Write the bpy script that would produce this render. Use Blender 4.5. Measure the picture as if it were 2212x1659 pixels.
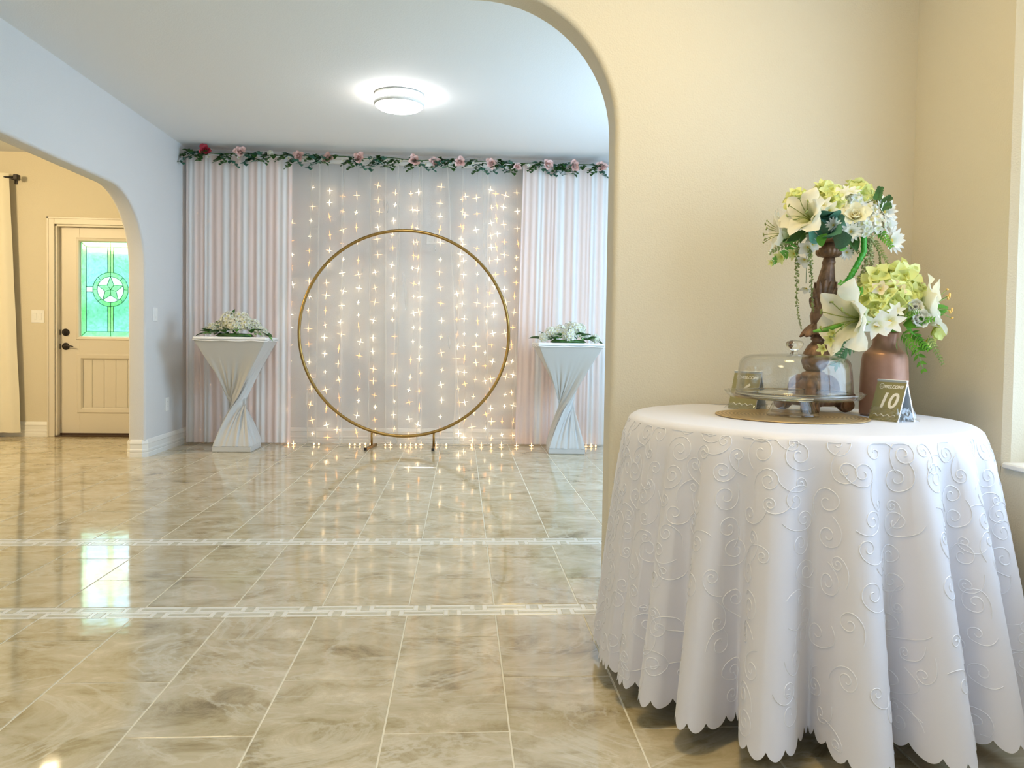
import bpy, bmesh, math, random
from math import sin, cos, pi, radians, sqrt, atan2, floor, exp
from mathutils import Vector, Matrix, Euler
random.seed(7)
S = bpy.context.scene
for o in list(bpy.data.objects): bpy.data.objects.remove(o)
C = S.collection

# ------------------------------------------------------------------ camera
F_PX, YAW, PITCH, ROLL, SY = 1645.7, .0660, .02942, .01505, -42.97
EYE = Vector((0, 0, 1.0))
_F = Vector((sin(YAW)*cos(PITCH), cos(YAW)*cos(PITCH), -sin(PITCH)))
_R0 = Vector((cos(YAW), -sin(YAW), 0)); _U0 = _R0.cross(_F)
_R = _R0*cos(ROLL) + _U0*sin(ROLL); _U = _U0*cos(ROLL) - _R0*sin(ROLL)
cd = bpy.data.cameras.new('camera'); cam = bpy.data.objects.new('camera', cd); C.objects.link(cam)
cd.sensor_width = 36; cd.lens = F_PX/2212*36; cd.shift_y = SY/2212; cd.clip_start = .02; cd.clip_end = 200
cam.matrix_world = Matrix(((_R.x, _U.x, -_F.x, 0), (_R.y, _U.y, -_F.y, 0), (_R.z, _U.z, -_F.z, 1.0), (0, 0, 0, 1)))
S.camera = cam
def ray(x, y): return _F + _R*((x-1106)/F_PX) - _U*((y-829.5-SY)/F_PX)
def at(x, y, axis, val):            # point seen at (x, y) on the plane coordinate[axis] = val
    r = ray(x, y); return EYE + r*((val-EYE[axis])/r[axis])

# ------------------------------------------------------------------ world, lights, exposure
S.view_settings.view_transform = 'Standard'; S.view_settings.look = 'None'
S.view_settings.exposure = 0.12; S.view_settings.gamma = 1; S.view_settings.use_curve_mapping = False
w = bpy.data.worlds.new('sky'); S.world = w; w.use_nodes = True
w.node_tree.nodes['Background'].inputs[0].default_value = (.62, .80, 1, 1)
w.node_tree.nodes['Background'].inputs[1].default_value = 4.2
def area(name, loc, look, sx, sy, power, col, spread=180):
    l = bpy.data.lights.new(name, 'AREA'); l.shape = 'RECTANGLE'; l.size = sx; l.size_y = sy
    l.energy = power; l.color = col; l.spread = radians(spread)
    o = bpy.data.objects.new(name, l); C.objects.link(o); o.location = loc
    o.rotation_euler = (Vector(look)-Vector(loc)).to_track_quat('-Z', 'Y').to_euler(); return o
area('daylight_right_window', (1.78, 1.35, 1.5), (0, 1.35, 1.2), 1.3, 1.5, 9, (.36, .58, 1))
area('daylight_rear_windows', (-1.2, -3.2, 1.6), (-1.0, 3, 1.2), 4.2, 1.7, 3, (.88, .94, 1))
area('daylight_side_window', (2.3, 5.3, 1.5), (0, 5.3, 1.9), 1.8, 1.4, 42, (.46, .74, 1))
area('front_room_ceiling_lamp', (.5, 1.7, 2.70), (.5, 1.7, 0), .4, .4, 20, (1, .73, .29))
area('front_room_second_lamp', (-1.6, .2, 2.70), (-1.6, .2, 0), .6, .6, 20, (1, .82, .50))
area('entry_fill_light', (-5.0, 4.6, 2.45), (-3.4, 7.7, 1.1), .6, .5, 68, (1, .76, .42))  # added fill light for the door wall, set outside view and reflections

sun = bpy.data.lights.new('sun', 'SUN'); sun.energy = 2.2; sun.angle = radians(2)
so = bpy.data.objects.new('sun', sun); C.objects.link(so); so.rotation_euler = (radians(50), 0, radians(-25))

# ------------------------------------------------------------------ helpers
def tag(o, label=None, cat=None, group=None, kind=None):
    if label: o['label'] = label
    if cat: o['category'] = cat
    if group: o['group'] = group
    if kind: o['kind'] = kind
    return o
def obj(name, me, parent=None, mat=None, loc=None, kind=None, label=None):
    o = bpy.data.objects.new(name, me); C.objects.link(o)
    if parent: o.parent = parent
    if mat is not None and me is not None and len(me.materials) == 0:
        for m in (mat if isinstance(mat, (list, tuple)) else [mat]): me.materials.append(m)
    if loc is not None: o.location = loc
    if kind: o['kind'] = kind
    if label: o['label'] = label
    return o
def thing(name, label, cat, loc=(0, 0, 0), rz=0, group=None):
    o = obj(name, None); o.location = loc; o.rotation_euler = (0, 0, rz); o.empty_display_size = .05
    return tag(o, label, cat, group)
def mesh(verts, faces, smooth=True, mats=None, fm=None, name='mesh'):
    me = bpy.data.meshes.new(name); me.from_pydata([tuple(v) for v in verts], [], faces); me.update()
    if smooth: me.polygons.foreach_set('use_smooth', [True]*len(me.polygons))
    if mats:
        for m in mats: me.materials.append(m)
    if fm:
        for p, k in zip(me.polygons, fm): p.material_index = k
    return me
class MB:                                    # mesh collector
    def __init__(s): s.v = []; s.f = []; s.m = []
    def add(s, verts, faces, mi=0, M=None):
        n = len(s.v)
        s.v += [(M @ Vector(v)) if M else Vector(v) for v in verts]
        s.f += [tuple(i+n for i in f) for f in faces]; s.m += [mi]*len(faces)
    def box(s, a, b, mi=0, M=None):
        x0, y0, z0 = a; x1, y1, z1 = b
        v = [(x0,y0,z0),(x1,y0,z0),(x1,y1,z0),(x0,y1,z0),(x0,y0,z1),(x1,y0,z1),(x1,y1,z1),(x0,y1,z1)]
        s.add(v, [(0,3,2,1),(4,5,6,7),(0,1,5,4),(1,2,6,5),(2,3,7,6),(3,0,4,7)], mi, M)
    def bbox(s, a, b, r=.002, mi=0, M=None):  # box with chamfered top and front edges
        bm = bmesh.new(); bmesh.ops.create_cube(bm, size=1)
        for v in bm.verts:
            v.co = Vector(((a[0]+b[0])/2+v.co.x*(b[0]-a[0]), (a[1]+b[1])/2+v.co.y*(b[1]-a[1]), (a[2]+b[2])/2+v.co.z*(b[2]-a[2])))
        bmesh.ops.bevel(bm, geom=bm.edges[:], offset=r, segments=1, affect='EDGES')
        bm.verts.index_update()
        s.add([v.co.copy() for v in bm.verts], [tuple(v.index for v in f.verts) for f in bm.faces], mi, M); bm.free()
    def lathe(s, prof, n=32, mi=0, M=None, mod=None, cap=True):
        vs = []; fs = []
        for k, (r, z) in enumerate(prof):
            for i in range(n):
                a = 2*pi*i/n; rr = r*(mod(a, k, z) if mod else 1)
                vs.append((rr*cos(a), rr*sin(a), z))
        for k in range(len(prof)-1):
            for i in range(n):
                j = (i+1) % n; fs.append((k*n+i, k*n+j, (k+1)*n+j, (k+1)*n+i))
        if cap:
            fs.append(tuple(reversed(range(n)))); fs.append(tuple((len(prof)-1)*n+i for i in range(n)))
        s.add(vs, fs, mi, M)
    def tube(s, pts, r, n=6, mi=0, M=None, closed=False):
        pts = [Vector(p) for p in pts]; rs = r if isinstance(r, (list, tuple)) else [r]*len(pts)
        vs = []; fs = []; L = len(pts); up = None
        for k, p in enumerate(pts):
            if closed: t = (pts[(k+1) % L]-pts[k-1])
            else: t = pts[min(k+1, L-1)]-pts[max(k-1, 0)]
            t.normalize()
            if up is None:
                up = Vector((0, 0, 1)) if abs(t.z) < .9 else Vector((1, 0, 0))
            u = (up - t*up.dot(t))
            if u.length < 1e-5: u = t.orthogonal()
            u.normalize(); up = u; v = t.cross(u)
            for i in range(n):
                a = 2*pi*i/n; vs.append(p+(u*cos(a)+v*sin(a))*rs[k])
        for k in range(L if closed else L-1):
            k2 = (k+1) % L
            for i in range(n):
                j = (i+1) % n; fs.append((k*n+i, k*n+j, k2*n+j, k2*n+i))
        if not closed:
            fs.append(tuple(reversed(range(n)))); fs.append(tuple((L-1)*n+i for i in range(n)))
        s.add(vs, fs, mi, M)
    def me(s, mats=None, smooth=True, name='mesh'):
        return mesh(s.v, s.f, smooth, mats if mats is None or isinstance(mats, (list, tuple)) else [mats], s.m, name)
    def obj(s, name, mats, parent=None, smooth=True, kind=None, label=None, loc=None):
        return obj(name, s.me(mats, smooth, name), parent, None, loc, kind, label)
def autosmooth(o, ang=35):
    bm = bmesh.new(); bm.from_mesh(o.data); a = radians(ang)
    for e in bm.edges:
        if len(e.link_faces) == 2 and e.calc_face_angle(0) > a: e.smooth = False
    bm.to_mesh(o.data); bm.free(); return o
def axisM(loc, d, roll=0, s=1):              # matrix taking +Z to direction d
    q = Vector(d).normalized().to_track_quat('Z', 'Y')
    return Matrix.Translation(Vector(loc)) @ q.to_matrix().to_4x4() @ Matrix.Rotation(roll, 4, 'Z') @ Matrix.Diagonal((s, s, s, 1))

# ------------------------------------------------------------------ materials
def newmat(name):
    m = bpy.data.materials.new(name); m.use_nodes = True; nt = m.node_tree
    return m, nt, nt.nodes['Principled BSDF'], nt.nodes['Material Output']
def N(nt, t, **k):
    n = nt.nodes.new(t)
    for a, b in k.items():
        if a.startswith('i_'): n.inputs[a[2:].replace('_', ' ')].default_value = b
        else: setattr(n, a, b)
    return n
def pbr(name, col, rough=.5, metal=0, bump=0, bscale=100, var=0, vscale=8, sheen=0, coat=0, spec=None, detail=3, sub=0):
    m, nt, b, out = newmat(name); L = nt.links.new
    b.inputs['Base Color'].default_value = (*col, 1); b.inputs['Roughness'].default_value = rough
    b.inputs['Metallic'].default_value = metal
    if sheen: b.inputs['Sheen Weight'].default_value = sheen
    if coat: b.inputs['Coat Weight'].default_value = coat; b.inputs['Coat Roughness'].default_value = .1
    if spec is not None: b.inputs['Specular IOR Level'].default_value = spec
    tc = N(nt, 'ShaderNodeTexCoord')
    if var:
        n = N(nt, 'ShaderNodeTexNoise', i_Scale=vscale, i_Detail=4.0); L(tc.outputs['Object'], n.inputs['Vector'])
        r = N(nt, 'ShaderNodeValToRGB'); r.color_ramp.elements[0].position = .3; r.color_ramp.elements[1].position = .7
        r.color_ramp.elements[0].color = (*[c*(1-var) for c in col], 1); r.color_ramp.elements[1].color = (*[min(1, c*(1+var)) for c in col], 1)
        L(n.outputs['Fac'], r.inputs[0]); L(r.outputs[0], b.inputs['Base Color'])
    if bump:
        n = N(nt, 'ShaderNodeTexNoise', i_Scale=float(bscale), i_Detail=float(detail)); L(tc.outputs['Object'], n.inputs['Vector'])
        bp = N(nt, 'ShaderNodeBump', i_Strength=bump, i_Distance=.01); L(n.outputs['Fac'], bp.inputs['Height']); L(bp.outputs[0], b.inputs['Normal'])
    return m
M_wall = pbr('painted_wall', (.70, .70, .70), .75, bump=.22, bscale=170)
M_wallf = pbr('wall_paint_warm_light_tint', (.71, .645, .50), .75, bump=.22, bscale=170)  # same house paint, with the warm room light tinted into its colour
M_ceil = pbr('ceiling_paint', (.80, .81, .81), .85, bump=.10, bscale=120)
M_trim = pbr('white_trim_paint', (.86, .85, .81), .35)
M_door = pbr('door_paint', (.74, .68, .57), .40)
M_plast = pbr('white_plastic', (.86, .86, .84), .30)
M_black = pbr('dark_bronze', (.045, .038, .034), .35, metal=.6)
M_rubber = pbr('black_rubber', (.012, .010, .010), .5)
M_grout = pbr('pale_grout', (.80, .75, .62), .8)
M_gold = pbr('brushed_gold', (.36, .225, .07), .30, metal=1, var=.1, vscale=20)
M_white_st = pbr('mosaic_white', (.86, .83, .76), .15)
M_beige_st = pbr('mosaic_beige', (.62, .58, .46), .15, var=.12, vscale=30)
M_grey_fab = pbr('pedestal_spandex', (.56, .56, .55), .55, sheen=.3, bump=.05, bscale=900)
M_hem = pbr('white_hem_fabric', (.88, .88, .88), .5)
M_cloth = pbr('white_damask', (.73, .71, .745), .42, sheen=.35, bump=.04, bscale=900)
M_stitch = pbr('satin_vine', (.84, .83, .86), .25, spec=.7)
M_wood = pbr('bronzed_carved_wood', (.20, .105, .052), .46, metal=.1, var=.45, vscale=45, bump=.15, bscale=160)
M_copper = pbr('matte_copper', (.36, .19, .125), .40, metal=.30, var=.15, vscale=20)
M_card = pbr('olive_card', (.27, .245, .105), .5)
M_cardw = pbr('card_print_white', (.85, .83, .76), .5)
M_cardin = pbr('card_inside', (.42, .47, .50), .5)
M_green = pbr('leaf_green', (.045, .13, .022), .45, var=.4, vscale=40)
M_bgreen = pbr('bright_leaf_green', (.14, .40, .045), .45, var=.4, vscale=40)
M_teal = pbr('eucalyptus_teal', (.07, .20, .13), .5, var=.25, vscale=30)
M_olive = pbr('olive_sprig', (.25, .30, .08), .55, var=.3, vscale=60)
M_pale = pbr('pale_bead_green', (.48, .50, .22), .6, var=.3, vscale=80)
M_pink = pbr('pink_rose', (.92, .58, .53), .55, var=.2, vscale=30)
M_red = pbr('red_rose', (.55, .045, .08), .55, var=.2, vscale=30)
M_cream = pbr('cream_bloom', (.80, .76, .60), .6, var=.08, vscale=30)
M_stam = pbr('orange_anther', (.85, .50, .12), .6)
M_yel = pbr('yellow_centre', (.62, .42, .06), .6)
M_curt = pbr('cream_curtain', (.82, .77, .62), .8, bump=.08, bscale=500)

def petalmat(name, base, tip, trans=.35, veins=0):
    m, nt, b, out = newmat(name); L = nt.links.new
    a = N(nt, 'ShaderNodeAttribute'); a.attribute_name = 'along'
    r = N(nt, 'ShaderNodeValToRGB'); r.color_ramp.elements[0].color = (*base, 1); r.color_ramp.elements[1].color = (*tip, 1)
    r.color_ramp.elements[0].position = .05; r.color_ramp.elements[1].position = .50
    L(a.outputs['Fac'], r.inputs[0]); L(r.outputs[0], b.inputs['Base Color']); b.inputs['Roughness'].default_value = .55
    t = N(nt, 'ShaderNodeBsdfTranslucent'); L(r.outputs[0], t.inputs['Color'])
    mx = N(nt, 'ShaderNodeMixShader'); mx.inputs[0].default_value = trans
    L(b.outputs[0], mx.inputs[1]); L(t.outputs[0], mx.inputs[2]); L(mx.outputs[0], out.inputs['Surface'])
    return m
M_lily = petalmat('lily_petal', (.42, .50, .10), (.90, .86, .70))
M_lime = petalmat('lime_petal', (.62, .66, .12), (.86, .88, .38))
M_white = petalmat('white_petal', (.74, .74, .36), (.92, .91, .84))
M_peach = petalmat('peach_petal', (.80, .66, .30), (.92, .80, .62))
M_roseY = petalmat('yellow_rose_petal', (.82, .74, .30), (.92, .88, .66))

def sheer(name, col, alpha, trans=.6, stripes=None, weave=700):
    """cloth: part see-through, part translucent, part diffuse"""
    m, nt, b, out = newmat(name); L = nt.links.new; nt.nodes.remove(b)
    d = N(nt, 'ShaderNodeBsdfDiffuse'); t = N(nt, 'ShaderNodeBsdfTranslucent'); tr = N(nt, 'ShaderNodeBsdfTransparent')
    mx = N(nt, 'ShaderNodeMixShader'); mx.inputs[0].default_value = trans; L(d.outputs[0], mx.inputs[1]); L(t.outputs[0], mx.inputs[2])
    m2 = N(nt, 'ShaderNodeMixShader'); L(tr.outputs[0], m2.inputs[1]); L(mx.outputs[0], m2.inputs[2])
    tc = N(nt, 'ShaderNodeTexCoord')
    no = N(nt, 'ShaderNodeTexNoise', i_Scale=4.0, i_Detail=0.0); mp = N(nt, 'ShaderNodeMapping'); mp.inputs['Scale'].default_value = (3, 3, .6)
    L(tc.outputs['Object'], mp.inputs[0]); L(mp.outputs[0], no.inputs['Vector'])
    mr = N(nt, 'ShaderNodeMapRange'); mr.inputs['To Min'].default_value = alpha-.03; mr.inputs['To Max'].default_value = alpha+.03
    L(no.outputs['Fac'], mr.inputs['Value']); L(mr.outputs[0], m2.inputs[0]); L(m2.outputs[0], out.inputs['Surface'])
    d.inputs['Color'].default_value = t.inputs['Color'].default_value = (*col, 1)
    if stripes:                                # panels of differently dyed cloth, woven side by side
        sx = N(nt, 'ShaderNodeSeparateXYZ'); L(tc.outputs['Object'], sx.inputs[0])
        r = N(nt, 'ShaderNodeValToRGB'); r.color_ramp.interpolation = 'LINEAR'
        mr2 = N(nt, 'ShaderNodeMapRange'); mr2.inputs['From Min'].default_value = stripes[0]; mr2.inputs['From Max'].default_value = stripes[1]
        L(sx.outputs['X'], mr2.inputs['Value']); L(mr2.outputs[0], r.inputs[0])
        cols = stripes[2]; r.color_ramp.elements[0].color = (*cols[0][1], 1); r.color_ramp.elements[0].position = cols[0][0]
        r.color_ramp.elements[1].color = (*cols[-1][1], 1); r.color_ramp.elements[1].position = cols[-1][0]
        for p, c in cols[1:-1]:
            e = r.color_ramp.elements.new(p); e.color = (*c, 1)
        L(r.outputs[0], d.inputs['Color']); L(r.outputs[0], t.inputs['Color'])
    return m
W_, B_ = (.97, .95, .95), (.97, .81, .75)
def stripe_list(xs):
    out = []; c = B_
    for x in xs:
        out.append((x, c)); c = W_ if c is B_ else B_; out.append((min(1, x+.022), c))
    return out[:30]
M_drapeL = sheer('blush_and_white_chiffon', W_, .94, .22, stripes=(-2.56, -1.60, stripe_list([0, .07, .16, .22, .33, .40, .50, .58, .66, .74, .86, .95])))
M_drapeR = sheer('blush_and_white_chiffon_b', W_, .94, .22, stripes=(.52, 1.38, stripe_list([.20, .27, .42, .50, .60, .66, .80, .86, .93])))
M_sheer = sheer('white_voile', (.72, .69, .64), .31, .5)
M_sheer2 = sheer('white_voile_hem', (.90, .89, .86), .62, .55)

def emis(name, col, st):
    m, nt, b, out = newmat(name); b.inputs['Base Color'].default_value = (*col, 1)
    b.inputs['Emission Color'].default_value = (*col, 1); b.inputs['Emission Strength'].default_value = st; return m
M_lamp = emis('lit_diffuser', (1, .96, .93), 43)
M_can = emis('lit_recessed_lens', (1, .80, .50), 40)
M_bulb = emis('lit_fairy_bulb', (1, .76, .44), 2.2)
M_wire = pbr('clear_wire', (.75, .70, .60), .3)

def glassy(name, tint=(.97, .985, .98), rough=.0, ior=1.45):    # thin blown glass
    m, nt, b, out = newmat(name); L = nt.links.new; nt.nodes.remove(b)
    tr = N(nt, 'ShaderNodeBsdfTransparent'); tr.inputs[0].default_value = (*tint, 1)
    g = N(nt, 'ShaderNodeBsdfGlossy'); g.inputs['Roughness'].default_value = rough
    lw = N(nt, 'ShaderNodeLayerWeight'); pw = N(nt, 'ShaderNodeMath', operation='POWER'); pw.inputs[1].default_value = 4.0; L(lw.outputs['Facing'], pw.inputs[0])
    fr = N(nt, 'ShaderNodeMapRange'); fr.inputs['To Min'].default_value = .045 if ior < 1.5 else .16; fr.inputs['To Max'].default_value = .85; L(pw.outputs[0], fr.inputs['Value'])
    mx = N(nt, 'ShaderNodeMixShader'); L(fr.outputs[0], mx.inputs[0]); L(tr.outputs[0], mx.inputs[1]); L(g.outputs[0], mx.inputs[2])
    L(mx.outputs[0], out.inputs['Surface']); return m, nt, fr
M_thin, _, _ = glassy('thin_clear_glass', (.99, .995, .99))
M_film, nt, fr = glassy('crinkled_clear_film', (.97, .97, .96), .08, 1.55)
M_solid, nt, b, out = newmat('solid_clear_glass')
b.inputs['Transmission Weight'].default_value = 1; b.inputs['Roughness'].default_value = 0; b.inputs['IOR'].default_value = 1.45
b.inputs['Base Color'].default_value = (.98, .99, .98, 1)
def stained(name, col, tex=0, milk=.12):                                   # coloured, seedy window glass
    m, nt, b, out = newmat(name); L = nt.links.new; nt.nodes.remove(b)
    tr = N(nt, 'ShaderNodeBsdfTransparent'); tl = N(nt, 'ShaderNodeBsdfTranslucent'); g = N(nt, 'ShaderNodeBsdfGlossy'); g.inputs['Roughness'].default_value = .1
    tc = N(nt, 'ShaderNodeTexCoord'); n = N(nt, 'ShaderNodeTexNoise', i_Scale=55.0, i_Detail=2.0, i_Distortion=1.5); L(tc.outputs['Object'], n.inputs['Vector'])
    r = N(nt, 'ShaderNodeValToRGB'); r.color_ramp.elements[0].position = .38; r.color_ramp.elements[1].position = .52
    k = .80 if tex else .96
    r.color_ramp.elements[0].color = (*[c*k for c in col], 1); r.color_ramp.elements[1].color = (*col, 1)
    L(n.outputs['Fac'], r.inputs[0]); L(r.outputs[0], tr.inputs[0]); L(r.outputs[0], tl.inputs[0])
    mx = N(nt, 'ShaderNodeMixShader'); mx.inputs[0].default_value = milk; L(tr.outputs[0], mx.inputs[1]); L(tl.outputs[0], mx.inputs[2])
    m2 = N(nt, 'ShaderNodeMixShader'); m2.inputs[0].default_value = .05; L(mx.outputs[0], m2.inputs[1]); L(g.outputs[0], m2.inputs[2])
    L(m2.outputs[0], out.inputs['Surface']); return m
M_gcyan = stained('seedy_cyan_glass', (.80, .98, .97), 1)
M_ggreen = stained('green_glass', (.72, .92, .52))
M_glime = stained('lime_glass', (.90, .96, .48))
M_gwhite = stained('frosted_clear_glass', (.98, .98, 1.0), 0, .60)
M_came = pbr('lead_came', (.10, .22, .22), .4, metal=.5)

# polished marble-look tile
M_tile, nt, b, out = newmat('polished_stone_tile'); L = nt.links.new
geo = N(nt, 'ShaderNodeNewGeometry'); oi = N(nt, 'ShaderNodeObjectInfo')
sc = N(nt, 'ShaderNodeVectorMath', operation='MULTIPLY_ADD'); cmb = N(nt, 'ShaderNodeCombineXYZ')
ml = N(nt, 'ShaderNodeMath', operation='MULTIPLY'); ml.inputs[1].default_value = 37.0
ml2 = N(nt, 'ShaderNodeMath', operation='MULTIPLY'); ml2.inputs[1].default_value = 91.0
L(oi.outputs['Random'], ml.inputs[0]); L(oi.outputs['Random'], ml2.inputs[0]); L(ml.outputs[0], cmb.inputs[0]); L(ml2.outputs[0], cmb.inputs[1])
sc.inputs[1].default_value = (1, 1, 1); L(geo.outputs['Position'], sc.inputs[0]); L(cmb.outputs[0], sc.inputs[2])
mp = N(nt, 'ShaderNodeMapping'); mp.inputs['Scale'].default_value = (1.0, 1.5, 1); L(sc.outputs[0], mp.inputs[0])
n1 = N(nt, 'ShaderNodeTexNoise', i_Scale=4.2, i_Detail=10.0, i_Roughness=.72, i_Distortion=.6); L(mp.outputs[0], n1.inputs['Vector'])
r1 = N(nt, 'ShaderNodeValToRGB'); e = r1.color_ramp.elements
e[0].position = .30; e[0].color = (.22, .165, .08, 1); e[1].position = .68; e[1].color = (.76, .67, .49, 1)
for p_, c_ in ((.42, (.44, .36, .21)), (.50, (.54, .46, .30)), (.58, (.60, .51, .35))):
    k = e.new(p_); k.color = (*c_, 1)
L(n1.outputs['Fac'], r1.inputs[0])
n2 = N(nt, 'ShaderNodeTexNoise', i_Scale=1.7, i_Detail=8.0, i_Roughness=.6, i_Distortion=1.6); L(mp.outputs[0], n2.inputs['Vector'])
r2 = N(nt, 'ShaderNodeValToRGB'); e = r2.color_ramp.elements; e[0].position = .470; e[0].color = (0, 0, 0, 1); e[1].position = .50; e[1].color = (1, 1, 1, 1)
k = e.new(.53); k.color = (0, 0, 0, 1); L(n2.outputs['Fac'], r2.inputs[0])
n3 = N(nt, 'ShaderNodeTexNoise', i_Scale=5.0, i_Detail=5.0); L(mp.outputs[0], n3.inputs['Vector'])
mm = N(nt, 'ShaderNodeMath', operation='MULTIPLY'); L(r2.outputs[0], mm.inputs[0]); L(n3.outputs['Fac'], mm.inputs[1])
mix = N(nt, 'ShaderNodeMix', data_type='RGBA'); mix.inputs[7].default_value = (.72, .66, .52, 1)
L(mm.outputs[0], mix.inputs[0]); L(r1.outputs[0], mix.inputs[6]); L(mix.outputs[2], b.inputs['Base Color'])
b.inputs['Roughness'].default_value = .07; b.inputs['IOR'].default_value = 1.6; b.inputs['Specular IOR Level'].default_value = .72
nb = N(nt, 'ShaderNodeTexNoise', i_Scale=9.0, i_Detail=2.0); L(sc.outputs[0], nb.inputs['Vector'])
bp = N(nt, 'ShaderNodeBump', i_Strength=.05, i_Distance=.01); L(nb.outputs['Fac'], bp.inputs['Height']); L(bp.outputs[0], b.inputs['Normal'])

# placemat: woven rings
M_mat, nt, b, out = newmat('gold_woven_mat'); L = nt.links.new
tc = N(nt, 'ShaderNodeTexCoord'); wv = N(nt, 'ShaderNodeTexWave', wave_type='RINGS', rings_direction='Z', i_Scale=28.0, i_Distortion=1.2, i_Detail=2.0)
L(tc.outputs['Object'], wv.inputs['Vector']); r = N(nt, 'ShaderNodeValToRGB')
r.color_ramp.elements[0].color = (.30, .19, .075, 1); r.color_ramp.elements[1].color = (.62, .46, .24, 1)
L(wv.outputs['Fac'], r.inputs[0]); L(r.outputs[0], b.inputs['Base Color']); b.inputs['Roughness'].default_value = .4; b.inputs['Metallic'].default_value = .35

# ------------------------------------------------------------------ the shell
HC, YB, YE, XL, XR = 2.77, 7.42, 7.75, -2.6, 1.676      # ceiling, back wall, entry wall, left wall, right wall
def slab(name, a, b, mat, parent=None):
    m = MB(); m.box(a, b); return obj(name, m.me(mat, False), parent, kind='structure')
def arc(cx, cz, r, a0, a1, n=20): return [(cx+r*cos(radians(a0+(a1-a0)*i/n)), cz+r*sin(radians(a0+(a1-a0)*i/n))) for i in range(n+1)]
def arch_wall(name, outline, arch_idx, axis, p0, p1, mat, bev=.022):
    """outline in (u, z); extruded along the other axis from p0 to p1; the arch edges are bullnosed"""
    bm = bmesh.new()
    P = (lambda u, z, p: (u, p, z)) if axis == 'y' else (lambda u, z, p: (p, u, z))
    A = [bm.verts.new(P(u, z, p0)) for u, z in outline]; Bv = [bm.verts.new(P(u, z, p1)) for u, z in outline]
    bm.faces.new(A); bm.faces.new(list(reversed(Bv))); n = len(A)
    for i in range(n): bm.faces.new((A[i], Bv[i], Bv[(i+1) % n], A[(i+1) % n]))
    bmesh.ops.recalc_face_normals(bm, faces=bm.faces[:])
    ed = []
    for i in range(arch_idx[0], arch_idx[1]):
        for V in (A, Bv):
            e_ = bm.edges.get((V[i], V[i+1]))
            if e_: ed.append(e_)
    bmesh.ops.bevel(bm, geom=ed, offset=bev, segments=4, affect='EDGES', profile=.5)
    bmesh.ops.triangulate(bm, faces=[f for f in bm.faces if len(f.verts) > 4])
    me = bpy.data.meshes.new(name); bm.to_mesh(me); bm.free()
    o = obj(name, me, None, mat, kind='structure')
    for p in me.polygons: p.use_smooth = True
    return autosmooth(o, 40)
# front wall with the wide arch (towards the camera)
xr, xl, zt, R1 = .547, -2.30, 2.272, .50
ol = [(-3.6, 0), (xl, 0)] + list(reversed(arc(xl+R1, zt-R1, R1, 90, 180))) + arc(xr-R1, zt-R1, R1, 90, 0) + [(xr, 0), (1.86, 0), (1.86, HC), (-3.6, HC)]
arch_wall('wall_front', ol, (1, 1+21+21+1), 'y', 2.76, 2.905, M_wallf)
# left wall with its own arch
yj, yn, zl, R2 = 6.46, 3.75, 2.137, .59
ol = [(2.905, 0), (yn, 0)] + list(reversed(arc(yn+R2, zl-R2, R2, 90, 180))) + arc(yj-R2, zl-R2, R2, 90, 0) + [(yj, 0), (YB, 0), (YB, HC), (2.905, HC)]
arch_wall('wall_left', ol, (1, 1+21+21+1), 'x', XL, XL-.14, M_wall)
slab('wall_back', (XL-.14, YB, 0), (2.52, YB+.12, HC), M_wall)
slab('wall_far_right', (2.40, 2.905, 0), (2.52, YB, .85), M_wall)
m = MB()
m.box((2.40, 2.905, 2.25), (2.52, YB, HC)); m.box((2.40, 2.905, .85), (2.52, 4.35, 2.25)); m.box((2.40, 6.25, .85), (2.52, YB, 2.25))
m.obj('wall_far_right_upper', [M_wall], kind='structure', smooth=False)
# entry wall with a hole for the door
dx0, dx1, dzt = -3.982, -3.00, 2.083
m = MB(); m.box((-6.8, YE, 0), (dx0, YE+.14, HC)); m.box((dx1, YE, 0), (XL-.14, YE+.14, HC)); m.box((dx0, YE, dzt), (dx1, YE+.14, HC))
m.obj('wall_entry', [M_wallf], kind='structure', smooth=False)
slab('wall_entry_side', (XL-.14, YB, 0), (XL-.02, YE, HC), M_wall)
slab('wall_entry_left', (-6.92, 2.0, 0), (-6.8, YE+.14, HC), M_wall)
slab('wall_entry_near', (-6.8, 2.0, 0), (-3.6, 2.12, HC), M_wall)
slab('wall_front_left', (-3.72, -3.6, 0), (-3.6, 2.76, HC), M_wall)
# rear wall behind the viewer with window openings
m = MB(); m.box((-3.6, -3.6, 0), (1.86, -3.48, .7)); m.box((-3.6, -3.6, 2.3), (1.86, -3.48, HC)); m.box((-3.6, -3.6, .7), (-2.9, -3.48, 2.3)); m.box((-1.1, -3.6, .7), (1.86, -3.48, 2.3))
m.obj('wall_rear', [M_wall], kind='structure', smooth=False)
# right wall with the deep window opening, bullnosed
WY0, WY1, WZ0, WZ1 = .55, 2.235, .637, 2.35
m = MB()
m.bbox((XR, WY1, -.02), (XR+.18, 2.78, HC+.02), .018); m.bbox((XR, -3.6, -.02), (XR+.18, WY0, HC+.02), .018)
m.box((XR, WY0-.02, 0), (XR+.18, WY1+.02, WZ0)); m.box((XR, WY0-.02, WZ1), (XR+.18, WY1+.02, HC))
m.obj('wall_right', [M_wallf], kind='structure', smooth=False)
wf = MB()
for z in (WZ0+.02, (WZ0+WZ1)/2, WZ1-.06): wf.bbox((XR+.13, WY0, z), (XR+.17, WY1, z+.04), .004)
for y in (WY0, (WY0+WY1)/2-.02, WY1-.04): wf.bbox((XR+.13, y, WZ0), (XR+.17, y+.04, WZ1), .004)
win = obj('window_1', None, kind='structure'); wf.obj('window_frame', [M_trim], win, smooth=False)
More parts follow.
